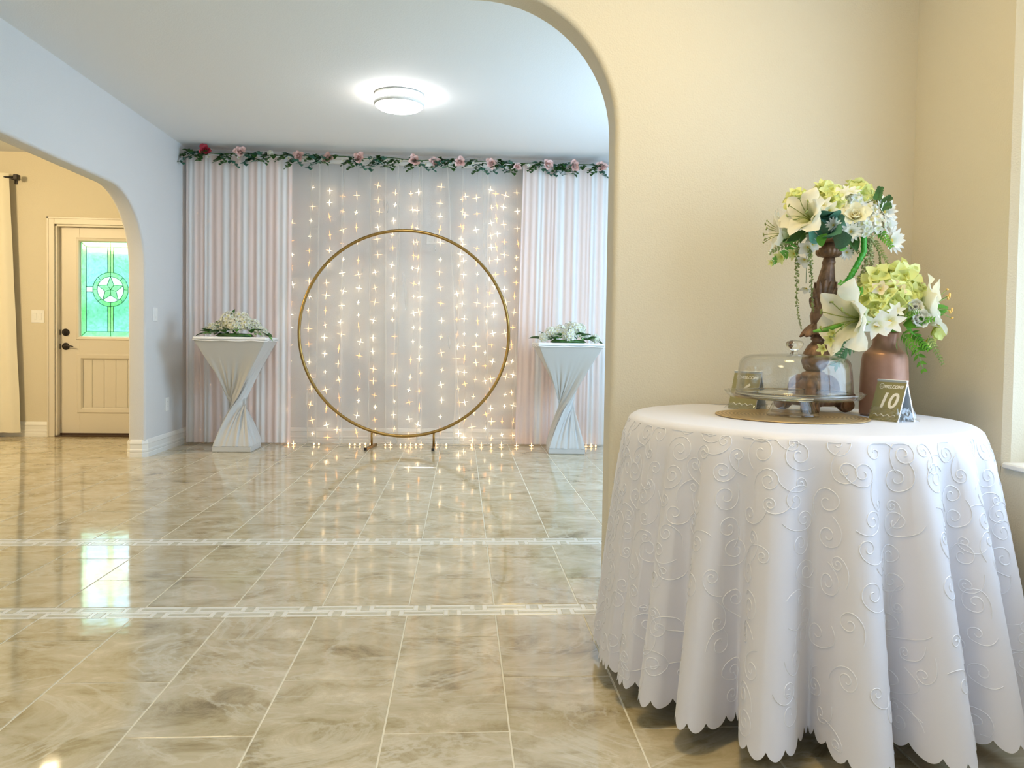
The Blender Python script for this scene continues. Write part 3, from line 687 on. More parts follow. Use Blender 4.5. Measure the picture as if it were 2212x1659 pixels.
# ------------------------------------------------------------------ twisted spandex pedestals
def sq(n, half, a):                                      # square outline resampled at n points, rotated by a
    out = []
    for i in range(n):
        u = (i/n*4) % 4; k = int(u); f = u-k; c_ = [(-1, -1), (1, -1), (1, 1), (-1, 1)]
        p, q_ = c_[k], c_[(k+1) % 4]; x_, y_ = (p[0]+(q_[0]-p[0])*f)*half, (p[1]+(q_[1]-p[1])*f)*half
        out.append((x_*cos(a)-y_*sin(a), x_*sin(a)+y_*cos(a)))
    return out
def pedestal(label, loc, topz, ht, hbm, arot, tw, seed):
    t = thing('pedestal', label, 'pedestal', loc, 0, 'spandex pedestals')
    n = 192; nz = 90; B0 = sq(n, hbm, arot[0]); T0 = sq(n, ht, arot[1]); rnd = random.Random(seed)
    ph = [rnd.uniform(0, 6) for _ in range(6)]
    vs = []; fs = []
    for k in range(nz+1):
        s = k/nz; z = .052+(topz-.052)*(s**.86)
        wst = exp(-((s-.33)/.24)**2)
        for i in range(n):
            bx, by = B0[i]; tx, ty = T0[i]; a = tw
            # top outline is turned by the twist before the straight pull-lines join it to the base
            j = (i + int(n*tw/(2*pi))) % n; tx, ty = T0[j]
            x_ = bx*(1-s)+tx*s; y_ = by*(1-s)+ty*s
            r_ = sqrt(x_*x_+y_*y_); mn = .034
            u = 2*pi*i/n
            pl = wst*(.10*sin(u*14+ph[0])+.12*sin(u*23+ph[1])+.07*sin(u*37+ph[2]))
            rr = sqrt(r_*r_+mn*mn)*(1+pl)
            kx = rr/max(r_, 1e-4); vs.append((x_*kx, y_*kx, z))
    for k in range(nz):
        for i in range(n): j = (i+1) % n; fs.append((k*n+i, k*n+j, (k+1)*n+j, (k+1)*n+i))
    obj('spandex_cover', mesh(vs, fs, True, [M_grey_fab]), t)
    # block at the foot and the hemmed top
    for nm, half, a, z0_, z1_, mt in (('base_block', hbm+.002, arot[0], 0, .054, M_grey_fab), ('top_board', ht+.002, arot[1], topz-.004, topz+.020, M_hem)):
        m = MB(); m.bbox((-half, -half, z0_), (half, half, z1_), .006, 0, Matrix.Rotation(a, 4, 'Z')); m.obj(nm, [mt], t, smooth=False)
    m = MB(); pts = []
    for i in range(96):
        x_, y_ = sq(96, ht+.002, arot[1])[i]; pts.append((x_, y_, topz-.008-.006*abs(sin(i*.33))))
    m.tube(pts, .004, 6, closed=True); m.obj('hem', [M_hem], t)
    return t
PL = (-1.99, 6.92, 0); PR = (.955, 6.90, 0)
pedestal('grey twisted spandex pedestal left of the gold hoop', PL, .985, .298, .165, (.0, .06), 2.75, 1)
pedestal('grey twisted spandex pedestal right of the gold hoop, by the arch', PR, .975, .290, .162, (-.05, .0), 2.75, 2)

# ------------------------------------------------------------------ flower making
def petal(L_=1., W_p=.35, curl=.8, cup=.3, tip=.6, ruff=0, nu=9, nv=5, base=.15, seed=0, lift=.0):
    """petal along +X rising to +Z; returns verts, faces, along values"""
    vs = []; fs = []; al = []; ang = lift; x = z = 0; rnd = random.Random(seed); ph = rnd.uniform(0, 6)
    for i in range(nu+1):
        u = i/nu
        wdt = W_p*((sin(pi*min(1, u**.75*(1-.0)))**tip)*(1-base)+base*(1-u)) if u < 1 else W_p*.04
        for j in range(nv+1):
            v = (j/nv-.5)*2; c_ = cup*wdt*v*v
            rf = ruff*sin(u*17+ph+v*2)*abs(v)*wdt
            vs.append((x-sin(ang)*(c_+rf), v*wdt, z+cos(ang)*(c_+rf))); al.append(u)
        if i < nu: x += cos(ang)*L_/nu; z += sin(ang)*L_/nu; ang += curl/nu
    for i in range(nu):
        for j in range(nv): a = i*(nv+1)+j; fs.append((a, a+1, a+nv+2, a+nv+1))
    return vs, fs, al
class FB(MB):                                            # flower collector with an 'along' attribute
    def __init__(s): super().__init__(); s.al = []
    def pet(s, P, M, mi=0): s.add(P[0], P[1], mi, M); s.al += P[2]
    def me(s, mats=None, smooth=True, name='bloom'):
        m = MB.me(s, mats, smooth, name); s.al += [0]*(len(s.v)-len(s.al))
        a = m.attributes.new('along', 'FLOAT', 'POINT'); a.data.foreach_set('value', s.al); return m
def Rz(a): return Matrix.Rotation(a, 4, 'Z')
def Ry(a): return Matrix.Rotation(a, 4, 'Y')
def bloom_me(n, L_, W_p, curl, lift, mat, cup=.25, ctr=M_yel, cr=.12, tip=.6, rings=1, seed=0, ruff=0, nu=6, nv=2):
    f = FB(); rnd = random.Random(seed)
    for r in range(rings):
        for i in range(n):
            f.pet(petal(L_*(1-.22*r), W_p, curl+rnd.uniform(-.15, .15), cup, tip, ruff, nu, nv, seed=i+seed, lift=lift+.35*r), Rz(2*pi*(i+.5*(r % 2))/n+rnd.uniform(-.08, .08)))
    if cr:
        f.lathe([(cr*L_, 0), (cr*L_, .05*L_), (cr*.6*L_, .12*L_), (.001, .13*L_)], 8, 1); f.al += [0]*(len(f.v)-len(f.al))
    return f.me([mat, ctr])
def rose_me(mat, R=1., seed=0):
    f = FB(); rnd = random.Random(seed); n = 15
    for i in range(n):
        t_ = i/(n-1); ln = R*(.55+.55*t_); w2 = R*(.30+.34*t_); lift = 1.50-.75*t_; off = R*(.03+.16*t_)
        P_ = petal(ln, w2, -.1-.9*t_ if t_ > .5 else .25, .55-.15*t_, .42, 0, 6, 4, base=.35, seed=i, lift=lift)
        f.pet(P_, Rz(i*2.399) @ Matrix.Translation((off, 0, -R*.25)))
    return f.me([mat])
def hydrangea_me(mat, R=1., n=36, fl=.30, seed=0, ctr=M_yel, hemi=True):
    f = FB(); rnd = random.Random(seed); P_ = petal(fl*R, fl*R*.46, .25, .3, .5, .25, 4, 2, base=.3, lift=.25)
    for i in range(n):
        z = 1-(i+.5)/n*(1.25 if hemi else 2); a = i*2.399; r_ = sqrt(max(0, 1-z*z)); d = Vector((r_*cos(a), r_*sin(a), z))
        Mx = axisM(d*R*rnd.uniform(.78, .95), d+Vector((rnd.uniform(-.3, .3), rnd.uniform(-.3, .3), rnd.uniform(-.3, .3))), rnd.uniform(0, 6))
        for k in range(4): f.pet(P_, Mx @ Rz(k*pi/2))
    s = bmesh.new(); bmesh.ops.create_icosphere(s, subdivisions=2, radius=R*.72); s.verts.index_update()
    f.add([v.co.copy() for v in s.verts], [tuple(v.index for v in q.verts) for q in s.faces]); s.free(); f.al += [.6]*(len(f.v)-len(f.al))
    return f.me([mat, ctr])
def leaf_me(mat, L_=1., W_l=.28, curl=-.5, cup=.35, tip=.8, nu=7, nv=2, lift=.2):
    f = FB(); f.pet(petal(L_, W_l, curl, cup, tip, 0, nu, nv, base=.05, lift=lift), Matrix.Identity(4)); return f.me([mat])
def place(name, me, parent, loc, d, roll=0, s=1, label=None):
    o = obj(name, me, parent, label=label); o.matrix_local = axisM(loc, d, roll, s); return o

# ---- flowers on the pedestals
HYW = [hydrangea_me(M_white, 1, 34, .34, k) for k in range(3)]
LEAFD = [leaf_me(M_green, 1, .26, -.6), leaf_me(M_green, 1, .36, -.3, .5), leaf_me(M_bgreen, 1, .24, -.8)]
ROSEW = rose_me(M_white, 1, 3)
def ped_flowers(label, base, topz, ctrs, lvs, roses):
    t = thing('flower_arrangement', label, 'flowers', (base[0], base[1]-.0, topz), 0)
    m = MB(); m.lathe([(.10, 0), (.12, .012), (.10, .05), (.001, .055)], 20); m.v = [Vector((v.x*1.4, v.y*.8, v.z*.6)) for v in m.v]; m.obj('foam_base', [M_green], t)
    for i, (x_, y_, z_, r_) in enumerate(ctrs): place('white_bloom', HYW[i % 3], t, (x_*1.02, y_-.01, z_*1.12+.006), (x_*1.5, -.8, 1.0), i*1.3, r_*1.12)
    for i, (x_, y_, z_, r_) in enumerate(roses): place('white_rose', ROSEW, t, (x_, y_, z_), (x_, -1, .7), i, r_)
    for i, (x_, y_, z_, dx_, dy_, dz_, s_) in enumerate(lvs):
        o = obj('leaf', LEAFD[i % 3], t); d = Vector((dx_, dy_, dz_)).normalized()
        o.matrix_local = Matrix.Translation((x_, y_, z_)) @ d.to_track_quat('X', 'Z').to_matrix().to_4x4() @ Matrix.Diagonal((s_, s_, s_, 1))
    return t
rr = random.Random(8)
def leaves(n, w_):
    out = []
    for i in range(n):
        u = rr.uniform(-1, 1); x_ = w_*.75*u
        out.append((x_, rr.uniform(-.11, .0), rr.uniform(.02, .10-.06*abs(u)), u*1.2+rr.uniform(-.6, .6), rr.uniform(-1.2, .0), rr.uniform(-.2, .35), rr.uniform(.07, .10)))
    return out
ped_flowers('low white blooms with dark leaves on the left pedestal', (PL[0], PL[1]-.08), 1.005,
    [(-.17, -.02, .055, .050), (-.10, .0, .075, .060), (-.04, .0, .120, .072), (.05, .02, .125, .070), (.10, -.03, .095, .062), (.16, .0, .080, .055), (.02, -.06, .085, .058), (.20, .0, .050, .048), (-.22, .0, .040, .040), (.24, .0, .032, .040)],
    leaves(24, .28)+[(-.02, 0, .15, .2, -.1, 1, .10), (.22, 0, .03, 1, -.3, -.35, .12), (.26, 0, .02, 1, -.2, -.6, .09), (-.24, 0, .03, -1, -.2, -.3, .11), (-.1, -.02, .06, -.7, -.3, .8, .10)], [])
ped_flowers('low white roses and blooms with dark leaves on the right pedestal', (PR[0], PR[1]-.07), .995,
    [(-.15, .0, .070, .055), (-.07, .0, .080, .058), (.0, -.05, .060, .062), (.06, .0, .100, .062), (.10, .02, .105, .055), (.02, .03, .110, .055), (-.22, -.02, .035, .040), (.24, 0, .03, .04)],
    leaves(24, .26)+[(-.02, -.02, .12, 1, -.2, .2, .10), (-.24, 0, .03, -1, -.1, -.02, .12), (-.14, 0, .06, -.4, -.1, 1, .10), (-.19, 0, .05, -.9, -.1, .6, .10), (.24, 0, .03, 1, -.1, -.7, .10)], [(.15, -.05, .045, .040), (-.10, -.05, .06, .042)])

# ------------------------------------------------------------------ garland along the rail
ga = thing('rose_garland', 'artificial rose and ivy garland strung along the top of the backdrop', 'garland', (0, 0, 0))
ROSEP, ROSER = rose_me(M_pink, 1, 5), rose_me(M_red, 1, 6)
gy = 7.215
def gz_(x): return 2.700-.012*(x+2.58)/4
gp = [(-2.575+i*.05, gy+.03+.006*sin(i*1.3), gz_(-2.575+i*.05)+.008*sin(i*.7)) for i in range(80)]
m = MB(); m.tube(gp, .004, 5); m.obj('vine', [M_green], ga)
def sprig_me(seed, mat, n=7, L_=.16):                    # drooping stem with round paired leaves
    f = FB(); rnd = random.Random(seed); x = z = 0; a = rnd.uniform(-.2, .4); pts = [(0, 0, 0)]; sg = rnd.choice((-1, 1))
    for i in range(n):
        a2 = a-i*.16; x += sg*cos(a2)*L_/n; z -= (.35+.1*i)*L_/n; y = rnd.uniform(-.01, .01); pts.append((x, y, z))
        for s in (-1, 1):
            ll = rnd.uniform(.036, .056); d = Vector((s*rnd.uniform(.3, 1), -.8, rnd.uniform(-.9, .2))).normalized()
            f.pet(petal(ll, ll*.50, -.5, .3, .40, 0, 4, 2, base=.2, lift=.1), Matrix.Translation((x, y, z)) @ d.to_track_quat('X', 'Z').to_matrix().to_4x4())
    f.tube(pts, .0015, 4); f.al += [0]*(len(f.v)-len(f.al)); return f.me([mat])
SPR = [sprig_me(k, (M_green, M_green, M_teal)[k % 3], 5+k % 4, .11+.03*(k % 3)) for k in range(9)]
for i in range(62):
    x_ = -2.56+3.93*(i+rl.uniform(-.3, .3))/61.5; x_ = max(-2.55, x_)
    o = obj('leaf_sprig', SPR[i % 9], ga, loc=(x_, gy+rl.uniform(-.01, .02), gz_(x_)+rl.uniform(-.015, .02))); o.rotation_euler = (0, 0, rl.uniform(-.4, .4))
for i, (px, py) in enumerate([(443, 324), (519, 328), (584, 331), (645, 337), (708, 341), (775, 341), (895, 347), (940, 351), (994, 350), (1061, 353), (1117, 360), (1183, 356), (1241, 359), (1300, 361)]):
    p = at(px, py, 1, gy-.02); s_ = .056 if i not in (2, 10) else .040
    o = place('rose', ROSER if i == 0 else (ROSEP if i != 2 else HYW[0]), ga, p, (rl.uniform(-.4, .4), -1, rl.uniform(-.2, .3)), i, s_*(.7 if i == 2 else 1), label='red rose' if i == 0 else None)
PBL = bloom_me(5, 1, .35, .4, .4, M_white, nu=4)
for i in range(16):
    x_ = -2.3+3.6*i/15+rl.uniform(-.05, .05); place('pale_blossom', PBL, ga, (x_, gy-.025, gz_(x_)-rl.uniform(.02, .06)), (rl.uniform(-.5, .5), -1, 0), i, .020)

# ------------------------------------------------------------------ entry curtain
t = thing('window_curtain', 'cream curtain panel hanging at the far left of the entry wall', 'curtain', (-4.75, 7.66, 0)); loc = Matrix.Translation(-t.location)
zt2 = at(20, 374, 1, 7.66).z
o = drape('cloth', -5.45, at(42, 932, 1, 7.66).x, 7.66, zt2, .045, .17, .030, 21, M_curt, t, -5.40, at(18, 376, 1, 7.66).x, dens=.012); o.matrix_parent_inverse = loc
t = thing('curtain_rod', 'dark bronze curtain rod with square finial in the entry', 'curtain rod')
pz = at(34, 383, 1, 7.66); m = MB(); m.tube([(-6.2, 7.66, pz.z), (pz.x-.01, 7.66, pz.z)], .009, 10); m.obj('rod', [M_black], t)
m = MB(); m.bbox((pz.x-.012, 7.63, pz.z-.026), (pz.x+.030, 7.69, pz.z+.026), .006); m.obj('finial', [M_black], t, smooth=False)
m = MB(); m.tube([(pz.x-.045, 7.66, pz.z-.012), (pz.x-.045, YE, pz.z-.012)], .007, 8); m.bbox((pz.x-.06, YE-.006, pz.z-.05), (pz.x-.03, YE, pz.z+.03), .002); m.obj('bracket', [M_black], t, smooth=False)

# ------------------------------------------------------------------ round table and its cloth
TCX, TCY, TR, TZ = 1.015, 2.265, .483, .780
t = thing('round_table', 'round table hidden under the white cloth beside the arch', 'table', (TCX, TCY, 0))
m = MB(); m.lathe([(TR-.004, TZ-.034), (TR, TZ-.030), (TR, TZ-.008), (TR-.006, TZ-.004)], 64); m.obj('table_top', [pbr('plywood', (.5, .36, .2), .6)], t)
for k in range(4):
    a = pi/4+k*pi/2; m = MB(); m.tube([(.30*cos(a), .30*sin(a), TZ-.034), (.33*cos(a), .33*sin(a), .0)], .014, 10); m.obj('leg', [M_black], t)
RID = [-171, -159.5, -148.5, -135.5, -118.5, -98, -79, -61.5, -45, -28, -11, 6, 23, 40, 58, 76, 94, 112, 130, 148, 166, 189]
AMP = [.0, .1, .42, .70, 1.05, 1.1, 1.0, .9, .8, .7, .8, .7, .7, .6, .6, .6, .6, .3, .2, .1, .0, .0]
def foldf(th):
    d = math.degrees(th)
    while d < RID[0]: d += 360
    while d >= RID[-1]: d -= 360
    for i in range(len(RID)-1):
        if RID[i] <= d < RID[i+1]:
            u = (d-RID[i])/(RID[i+1]-RID[i]); a = AMP[i]*(1-u)+AMP[(i+1)]*u
            c_ = cos(2*pi*u); c_ = (abs(c_)**.8)*(1 if c_ > 0 else -1); return (a*c_ if c_ > 0 else (.30+.7*a)*c_), sin(2*pi*u)*a
    return 0, 0
NS = 150
def S_cloth(th, t_):                                     # t_: 0 at table edge .. 1 at hem
    c_, s_ = foldf(th); fl = t_**.75
    r_ = TR+.006+.010*min(1, t_*12)+(.098)*fl+.086*(t_**.80)*c_*(1-.25*(1-t_))
    th2 = th+.030*t_*s_
    z = TZ+.0035-(TZ-.052)*t_
    if t_ < .02: r_ -= .012*(1-t_/.02)**2
    x_, y_ = TCX+r_*cos(th2), TCY+r_*sin(th2)
    if y_ > 2.70: y_ = 2.70+.035*(1-exp(-(y_-2.70)/.035))       # the back folds press against the wall
    if x_ > 1.60: x_ = 1.60+.05*(1-exp(-(x_-1.60)/.05))
    return Vector((x_, y_, z))
n = 150*10; rows = [0, .006, .013, .02]+[.02+.98*(k/56) for k in range(1, 57)]
vs = []; fs = []
for k, t_ in enumerate(rows):
    for i in range(n):
        th = -pi+2*pi*i/n; tt = t_
        if t_ > .9:
            sc_ = abs(sin(NS*th/2+.3)); tt = t_-(t_-.9)/.1*.030*(1-sc_**.7)
        vs.append(S_cloth(th, tt))
K = len(rows)
for k in range(K-1):
    for i in range(n): j = (i+1) % n; fs.append((k*n+i, k*n+j, (k+1)*n+j, (k+1)*n+i))
prev = 0
for q_, rf in enumerate((.97, .7, .35, .05)):
    b_ = len(vs)
    for i in range(n):
        th = -pi+2*pi*i/n; vs.append((TCX+TR*rf*cos(th), TCY+TR*rf*sin(th), TZ+.0045-.0004*(q_ == 0)))
    for i in range(n): j = (i+1) % n; fs.append((b_+i, b_+j, prev+j, prev+i))
    prev = b_
fs.append(tuple(prev+i for i in range(n)))
tcl = thing('tablecloth', 'white scroll-patterned tablecloth with scalloped hem draping the round table', 'tablecloth', (0, 0, 0))
obj('cloth', mesh(vs, fs, True, [M_cloth]), tcl)
def Nrm(th, t_):
    e_ = .004; a = S_cloth(th+e_, t_)-S_cloth(th-e_, t_); b_ = S_cloth(th, min(1, t_+e_))-S_cloth(th, max(0, t_-e_)); nn = b_.cross(a); nn.normalize()
    if nn.x*cos(th)+nn.y*sin(th) < 0: nn = -nn
    return nn, a.normalized(), b_.normalized()
vm = MB(); rv = random.Random(12); HH = TZ-.052
def vine(pts, w0, w1, ac, zc):
    tc_ = zc/HH; thc = ac/.60; sc_ = (S_cloth(thc+.02, tc_)-S_cloth(thc-.02, tc_)).length/.04; sc_ = min(1.4, max(.45, sc_))
    vs = []; fs = []; L2 = len(pts); prevp = None
    for i, (a, z) in enumerate(pts):
        th = thc+(a-ac)/sc_; t_ = min(.965, max(.022, z/HH)); p = S_cloth(th, t_); nn, ta, tb = Nrm(th, t_)
        a2, z2 = pts[min(i+1, L2-1)]; a1, z1_ = pts[max(i-1, 0)]
        d = (ta*(a2-a1)+tb*(z2-z1_)).normalized(); sd = nn.cross(d); wq = (w0+(w1-w0)*i/(L2-1))/2
        p = p+nn*.0013
        vs += [p-sd*wq-nn*.001, p+nn*.0004, p+sd*wq-nn*.001]
        if i: k = 3*i; fs += [(k-3, k-2, k+1, k), (k-2, k-1, k+2, k+1)]
    vm.add(vs, fs)
for col in range(40):
    a0 = -pi*.6+ (col+.5)/40*2*pi*.6
    z = rv.uniform(0, .05)
    while z < HH-.02:
        s = rv.choice((-1, 1)); R_ = rv.uniform(.014, .034); turns = rv.uniform(1.1, 1.6); ac = a0+rv.uniform(-.03, .03)
        ph = rv.uniform(0, 6); pts = []; K2 = 22
        for i in range(K2):
            u = i/(K2-1); rr_ = R_*(.16+.84*(1-u)); aa = ph+s*u*turns*2*pi; pts.append((ac+rr_*cos(aa), z+rr_*sin(aa)))
        # stem leaving the curl tangentially
        a_, z_ = pts[0]; hd = ph-s*pi/2; st = []
        for i in range(9):
            st.append((a_+cos(hd)*.0085*i, z_+sin(hd)*.0085*i)); hd += s*.11*-1
        vine(list(reversed(st))+pts[1:], .0022, .0038, ac, z)
        z += R_*2+rv.uniform(-.008, .014)
vm.obj('woven_scroll_pattern', [M_stitch], tcl, kind='stuff')

# ------------------------------------------------------------------ things on the table
ZT = TZ+.0052
t = thing('placemat', 'round gold woven placemat under the cake stand', 'placemat', (1.0, 2.25, ZT))
m = MB(); m.lathe([(.216, 0), (.222, .001), (.222, .003), (.214, .004), (.001, .004)], 72); m.obj('mat', [M_mat], t)
# cake stand
zc = ZT+.0045
t = thing('cake_stand', 'clear glass footed cake plate on the gold placemat', 'cake stand', (1.0, 2.235, zc))
m = MB(); m.lathe([(.001, .0), (.076, .0), (.077, .004), (.070, .012), (.062, .032), (.054, .048), (.052, .0535), (.046, .0535), (.048, .046), (.056, .030), (.064, .010), (.001, .008)], 64, cap=False); m.obj('foot', [M_thin], t)
m = MB(); m.lathe([(.001, .054), (.10, .054), (.165, .053), (.176, .056), (.178, .060), (.170, .064), (.001, .062)], 96, cap=False)
autosmooth(m.obj('plate', [M_solid], t), 50)
m = MB()                                                  # wavy gallery rim turned up at the edge
m.lathe([(.174, .056), (.186, .060), (.197, .072), (.199, .073), (.200, .072), (.190, .058), (.180, .053)], 144, mod=lambda a, k, z: 1+.012*sin(24*a)*(1 if k in (2, 3, 4) else .2), cap=False); m.obj('rim', [M_thin], t)
t = thing('glass_dome', 'clear glass cake dome with round knob over the cake plate', 'glass dome', (1.0, 2.235, zc+.063))
m = MB(); pr = [(.168, .0), (.1655, .030), (.161, .080), (.157, .100), (.148, .112), (.130, .119), (.09, .122), (.014, .124)]
m.lathe([(r_+.0, z_) for r_, z_ in pr]+[(r_-.003, z_-.003) for r_, z_ in reversed(pr)]+[pr[0]], 96, cap=False); m.obj('dome', [M_thin], t)
m = MB(); m.lathe([(.170, .001), (.1712, .005), (.169, .010), (.1665, .006), (.170, .001)], 96, cap=False); m.obj('thick_rim', [M_solid], t)
m = MB(); m.lathe([(.001, .124), (.013, .124), (.010, .129), (.009, .133), (.017, .139), (.024, .147), (.026, .154), (.022, .161), (.012, .164), (.001, .165)], 12, cap=False); m.obj('knob', [M_solid], t)

# table number cards
def text_mesh(s, size, shear=.25, off=.0, ext=.0004):
    cu = bpy.data.curves.new('t', 'FONT'); cu.body = s; cu.size = size; cu.shear = shear; cu.offset = off; cu.extrude = ext; cu.align_x = 'CENTER'; cu.align_y = 'CENTER'
    o = bpy.data.objects.new('t', cu); C.objects.link(o); bpy.context.view_layer.update()
    me = bpy.data.meshes.new_from_object(o.evaluated_get(bpy.context.evaluated_depsgraph_get())); bpy.data.objects.remove(o); bpy.data.curves.remove(cu); me.materials.clear(); return me
def tent(label, A, B, Cc, hgt, num, wrap):
    A, B, Cc = Vector((*A, ZT)), Vector((*B, ZT)), Vector((*Cc, ZT)); D = A+(Cc-B); ap = (B+Cc)/2+Vector((0, 0, hgt)); al = (A+D)/2+Vector((0, 0, hgt))
    org = (A+Cc)/2; org.z = ZT; t = thing('table_number_card', label, 'table card', org); J = Matrix.Translation(-org)
    th = .0045
    ux = (B-A).normalized()
    for nm, p, q_, e_, f_, sgn in (('front_leaf', A, B, ap, al, 1), ('back_leaf', Cc, D, al, ap, 1)):
        nn = (q_-p).cross(e_-q_).normalized(); c4 = [p, q_, e_, f_]; vs = c4+[v-nn*th for v in c4]
        m = MB(); m.add(vs, [(0, 1, 2, 3)], 0); m.add(vs, [(7, 6, 5, 4)], 1); m.add(vs, [(0, 4, 5, 1), (1, 5, 6, 2), (2, 6, 7, 3), (3, 7, 4, 0)], 2)
        o = m.obj(nm, [M_card, M_cardin, M_plast], t, smooth=False); o.matrix_parent_inverse = J
        if nm == 'front_leaf': nf = nn; up = (e_-q_).normalized(); W = (q_-p).length; Hh = (e_-q_).length; mid = (p+q_+e_+f_)/4
    X = (B-A).normalized()
    def put(me, u, v, nm, lbl=None):
        Mx = Matrix(((X.x, up.x, nf.x, 0), (X.y, up.y, nf.y, 0), (X.z, up.z, nf.z, 0), (0, 0, 0, 1)))
        for vtx in me.vertices: vtx.co = Mx @ (vtx.co+Vector((u, v, .0009)))+mid
        o = obj(nm, me, t, M_cardw, label=lbl); o.matrix_parent_inverse = J
    put(text_mesh(num, .064, .22, .0014), .0, -.004, 'number', 'white number %s' % num)
    put(text_mesh('WELCOME', .0135, .2, .0003), .010, Hh*.32, 'lettering', 'white lettering WELCOME')
    m = MB(); m.tube([(.0075*cos(2*pi*i/24), .0075*sin(2*pi*i/24), 0) for i in range(24)], .0007, 4, closed=True)
    m.tube([(.004*cos(pi+pi*i/8), .004*sin(pi+pi*i/8)+.0005, 0) for i in range(9)], .0006, 4)
    for s in (-1, 1): m.lathe([(.0009, 0), (.0009, .0005)], 8, 0, Matrix.Translation((s*.003, .0025, 0)))
    put(m.me(), -.030, Hh*.33, 'smile_icon')
    m = MB(); m.tube([(.075*(i/40-.5), .0028*sin(i*.55), 0) for i in range(41)], [.0004+.0012*abs(sin(i*.28)) for i in range(41)], 4); put(m.me(), .0, -Hh*.37, 'wavy_line')
    # clear film bunched round the foot of the card
    m = MB(); rnd = random.Random(len(label)); nn_ = 56; rws = 9; cen = (A+B+Cc+D)/4; vs = []; fs = []
    ring = []
    for i in range(nn_):
        u = i/nn_*4; k = int(u) % 4; f = u-int(u); cs_ = [A, B, Cc, D]; ring.append(cs_[k]*(1-f)+cs_[(k+1) % 4]*f)
    for r_ in range(rws):
        v = r_/(rws-1); z = wrap*v
        for i in range(nn_):
            p = ring[i]; o_ = (p-cen); shr = 1-.42*z/hgt
            k = shr*(1.05+.16*(1-v)**2)+rnd.uniform(-.07, .07)*(1.2-v)
            q_ = cen+o_*k; vs.append((q_.x, q_.y, ZT+.001+z+rnd.uniform(-.002, .002)*(v > 0)))
    for r_ in range(rws-1):
        for i in range(nn_): j = (i+1) % nn_; fs.append((r_*nn_+i, r_*nn_+j, (r_+1)*nn_+j, (r_+1)*nn_+i))
    o = obj('clear_wrapper', mesh(vs, fs, False, [M_film]), t, label='crinkled clear plastic wrapper'); o.matrix_parent_inverse = J
tent('olive tent card numbered 10 in clear film before the copper vase', (1.215, 2.196), (1.250, 2.103), (1.318, 2.128), .120, '10', .038)
tent('olive tent card numbered 6 standing behind the cake dome', (.905, 2.53), (.968, 2.452), (1.028, 2.498), .128, '6', .018)

# copper vase
t = thing('vase', 'matte copper bottle-necked vase behind the number 10 card', 'vase', (1.328, 2.315, ZT))
m = MB(); m.lathe([(.001, 0), (.066, 0), (.070, .006), (.071, .05), (.070, .12), (.067, .175), (.064, .192), (.060, .198), (.052, .204), (.044, .212), (.038, .222), (.036, .232), (.038, .250), (.040, .258), (.037, .262), (.033, .256), (.031, .235), (.001, .20)], 64, cap=False)
autosmooth(m.obj('body', [M_copper], t), 28)

# carved candlestick
CX, CY = 1.150, 2.425
t = thing('candlestick', 'tall carved bronze-brown pillar candlestick holding the upper flowers', 'candlestick', (CX, CY, ZT))
def bend(mb): mb.v = [Vector((v.x+.048*max(0, v.z-.12)/.42, v.y, v.z)) for v in mb.v]; return mb
m = MB(); m.lathe([(.030, .552), (.054, .556), (.062, .560), (.064, .565), (.058, .568), (.001, .566)], 40); bend(m).obj('drip_plate', [M_wood], t)
m = MB(); m.lathe([(.020, .505), (.036, .510), (.043, .518), (.044, .526), (.040, .534), (.028, .540), (.024, .552)], 96, mod=lambda a, k, z: 1+(.035*sin(20*a) if k in (1, 2, 3, 4) else 0)); bend(m).obj('fluted_collar', [M_wood], t)
m = MB(); m.lathe([(.016, .345), (.030, .375), (.028, .42), (.022, .455), (.019, .478), (.0185, .482), (.021, .486), (.021, .490), (.019, .494), (.017, .508)], 72, mod=lambda a, k, z: 1+(.06*abs(sin(5*a)) if k in (1, 2, 3) else 0)); bend(m).obj('shaft', [M_wood], t)
def carved_leaf(L_, W_, n=7):                          # acanthus / shell relief with ribs
    vs = []; fs = []; nu, nv = 12, 42
    for i in range(nu+1):
        u = i/nu
        for j in range(nv+1):
            v = (j/nv-.5)*2; a = v*1.25; rib = abs(cos(n*pi*v/2)); lob = 1-.13*(1-rib)*u*u-.16*v*v
            vs.append((W_*1.12*u*sin(a)*lob, -.009*sin(pi*u*.85)*(1-.5*v*v)-.006*rib*u+.022*v*v*u, L_*u*(.18+.82*cos(a))*lob))
    for i in range(nu):
        for j in range(nv): a = i*(nv+1)+j; fs.append((a, a+1, a+nv+2, a+nv+1))
    return vs, fs
sv, sf = carved_leaf(.128, .050)
base_ang = -.5
for k in range(3):
    m = MB(); m.add(sv, sf, 0, Matrix.Translation((0, 0, .305)) @ Rz(base_ang+k*2*pi/3) @ Matrix.Translation((0, -.026, 0)) @ Matrix.Rotation(-.04, 4, 'X'))
    o = bend(m).obj('shell_ornament', [M_wood], t); md = o.modifiers.new('s', 'SOLIDIFY'); md.thickness = .006
m = MB(); m.lathe([(.014, .270), (.028, .285), (.036, .315), (.030, .345), (.017, .352)], 40); bend(m).obj('core', [M_wood], t)
sv, sf = carved_leaf(.062, .026, 3)
for k in range(6):
    m = MB(); m.add(sv, sf, 0, Matrix.Translation((0, 0, .292)) @ Rz(base_ang+.4+k*pi/3) @ Matrix.Translation((0, -.016, 0)) @ Matrix.Rotation(radians(150), 4, 'X') @ Matrix.Diagonal((1, -1, 1, 1)))
    o = bend(m).obj('leaf_carving', [M_wood], t); md = o.modifiers.new('s', 'SOLIDIFY'); md.thickness = .005
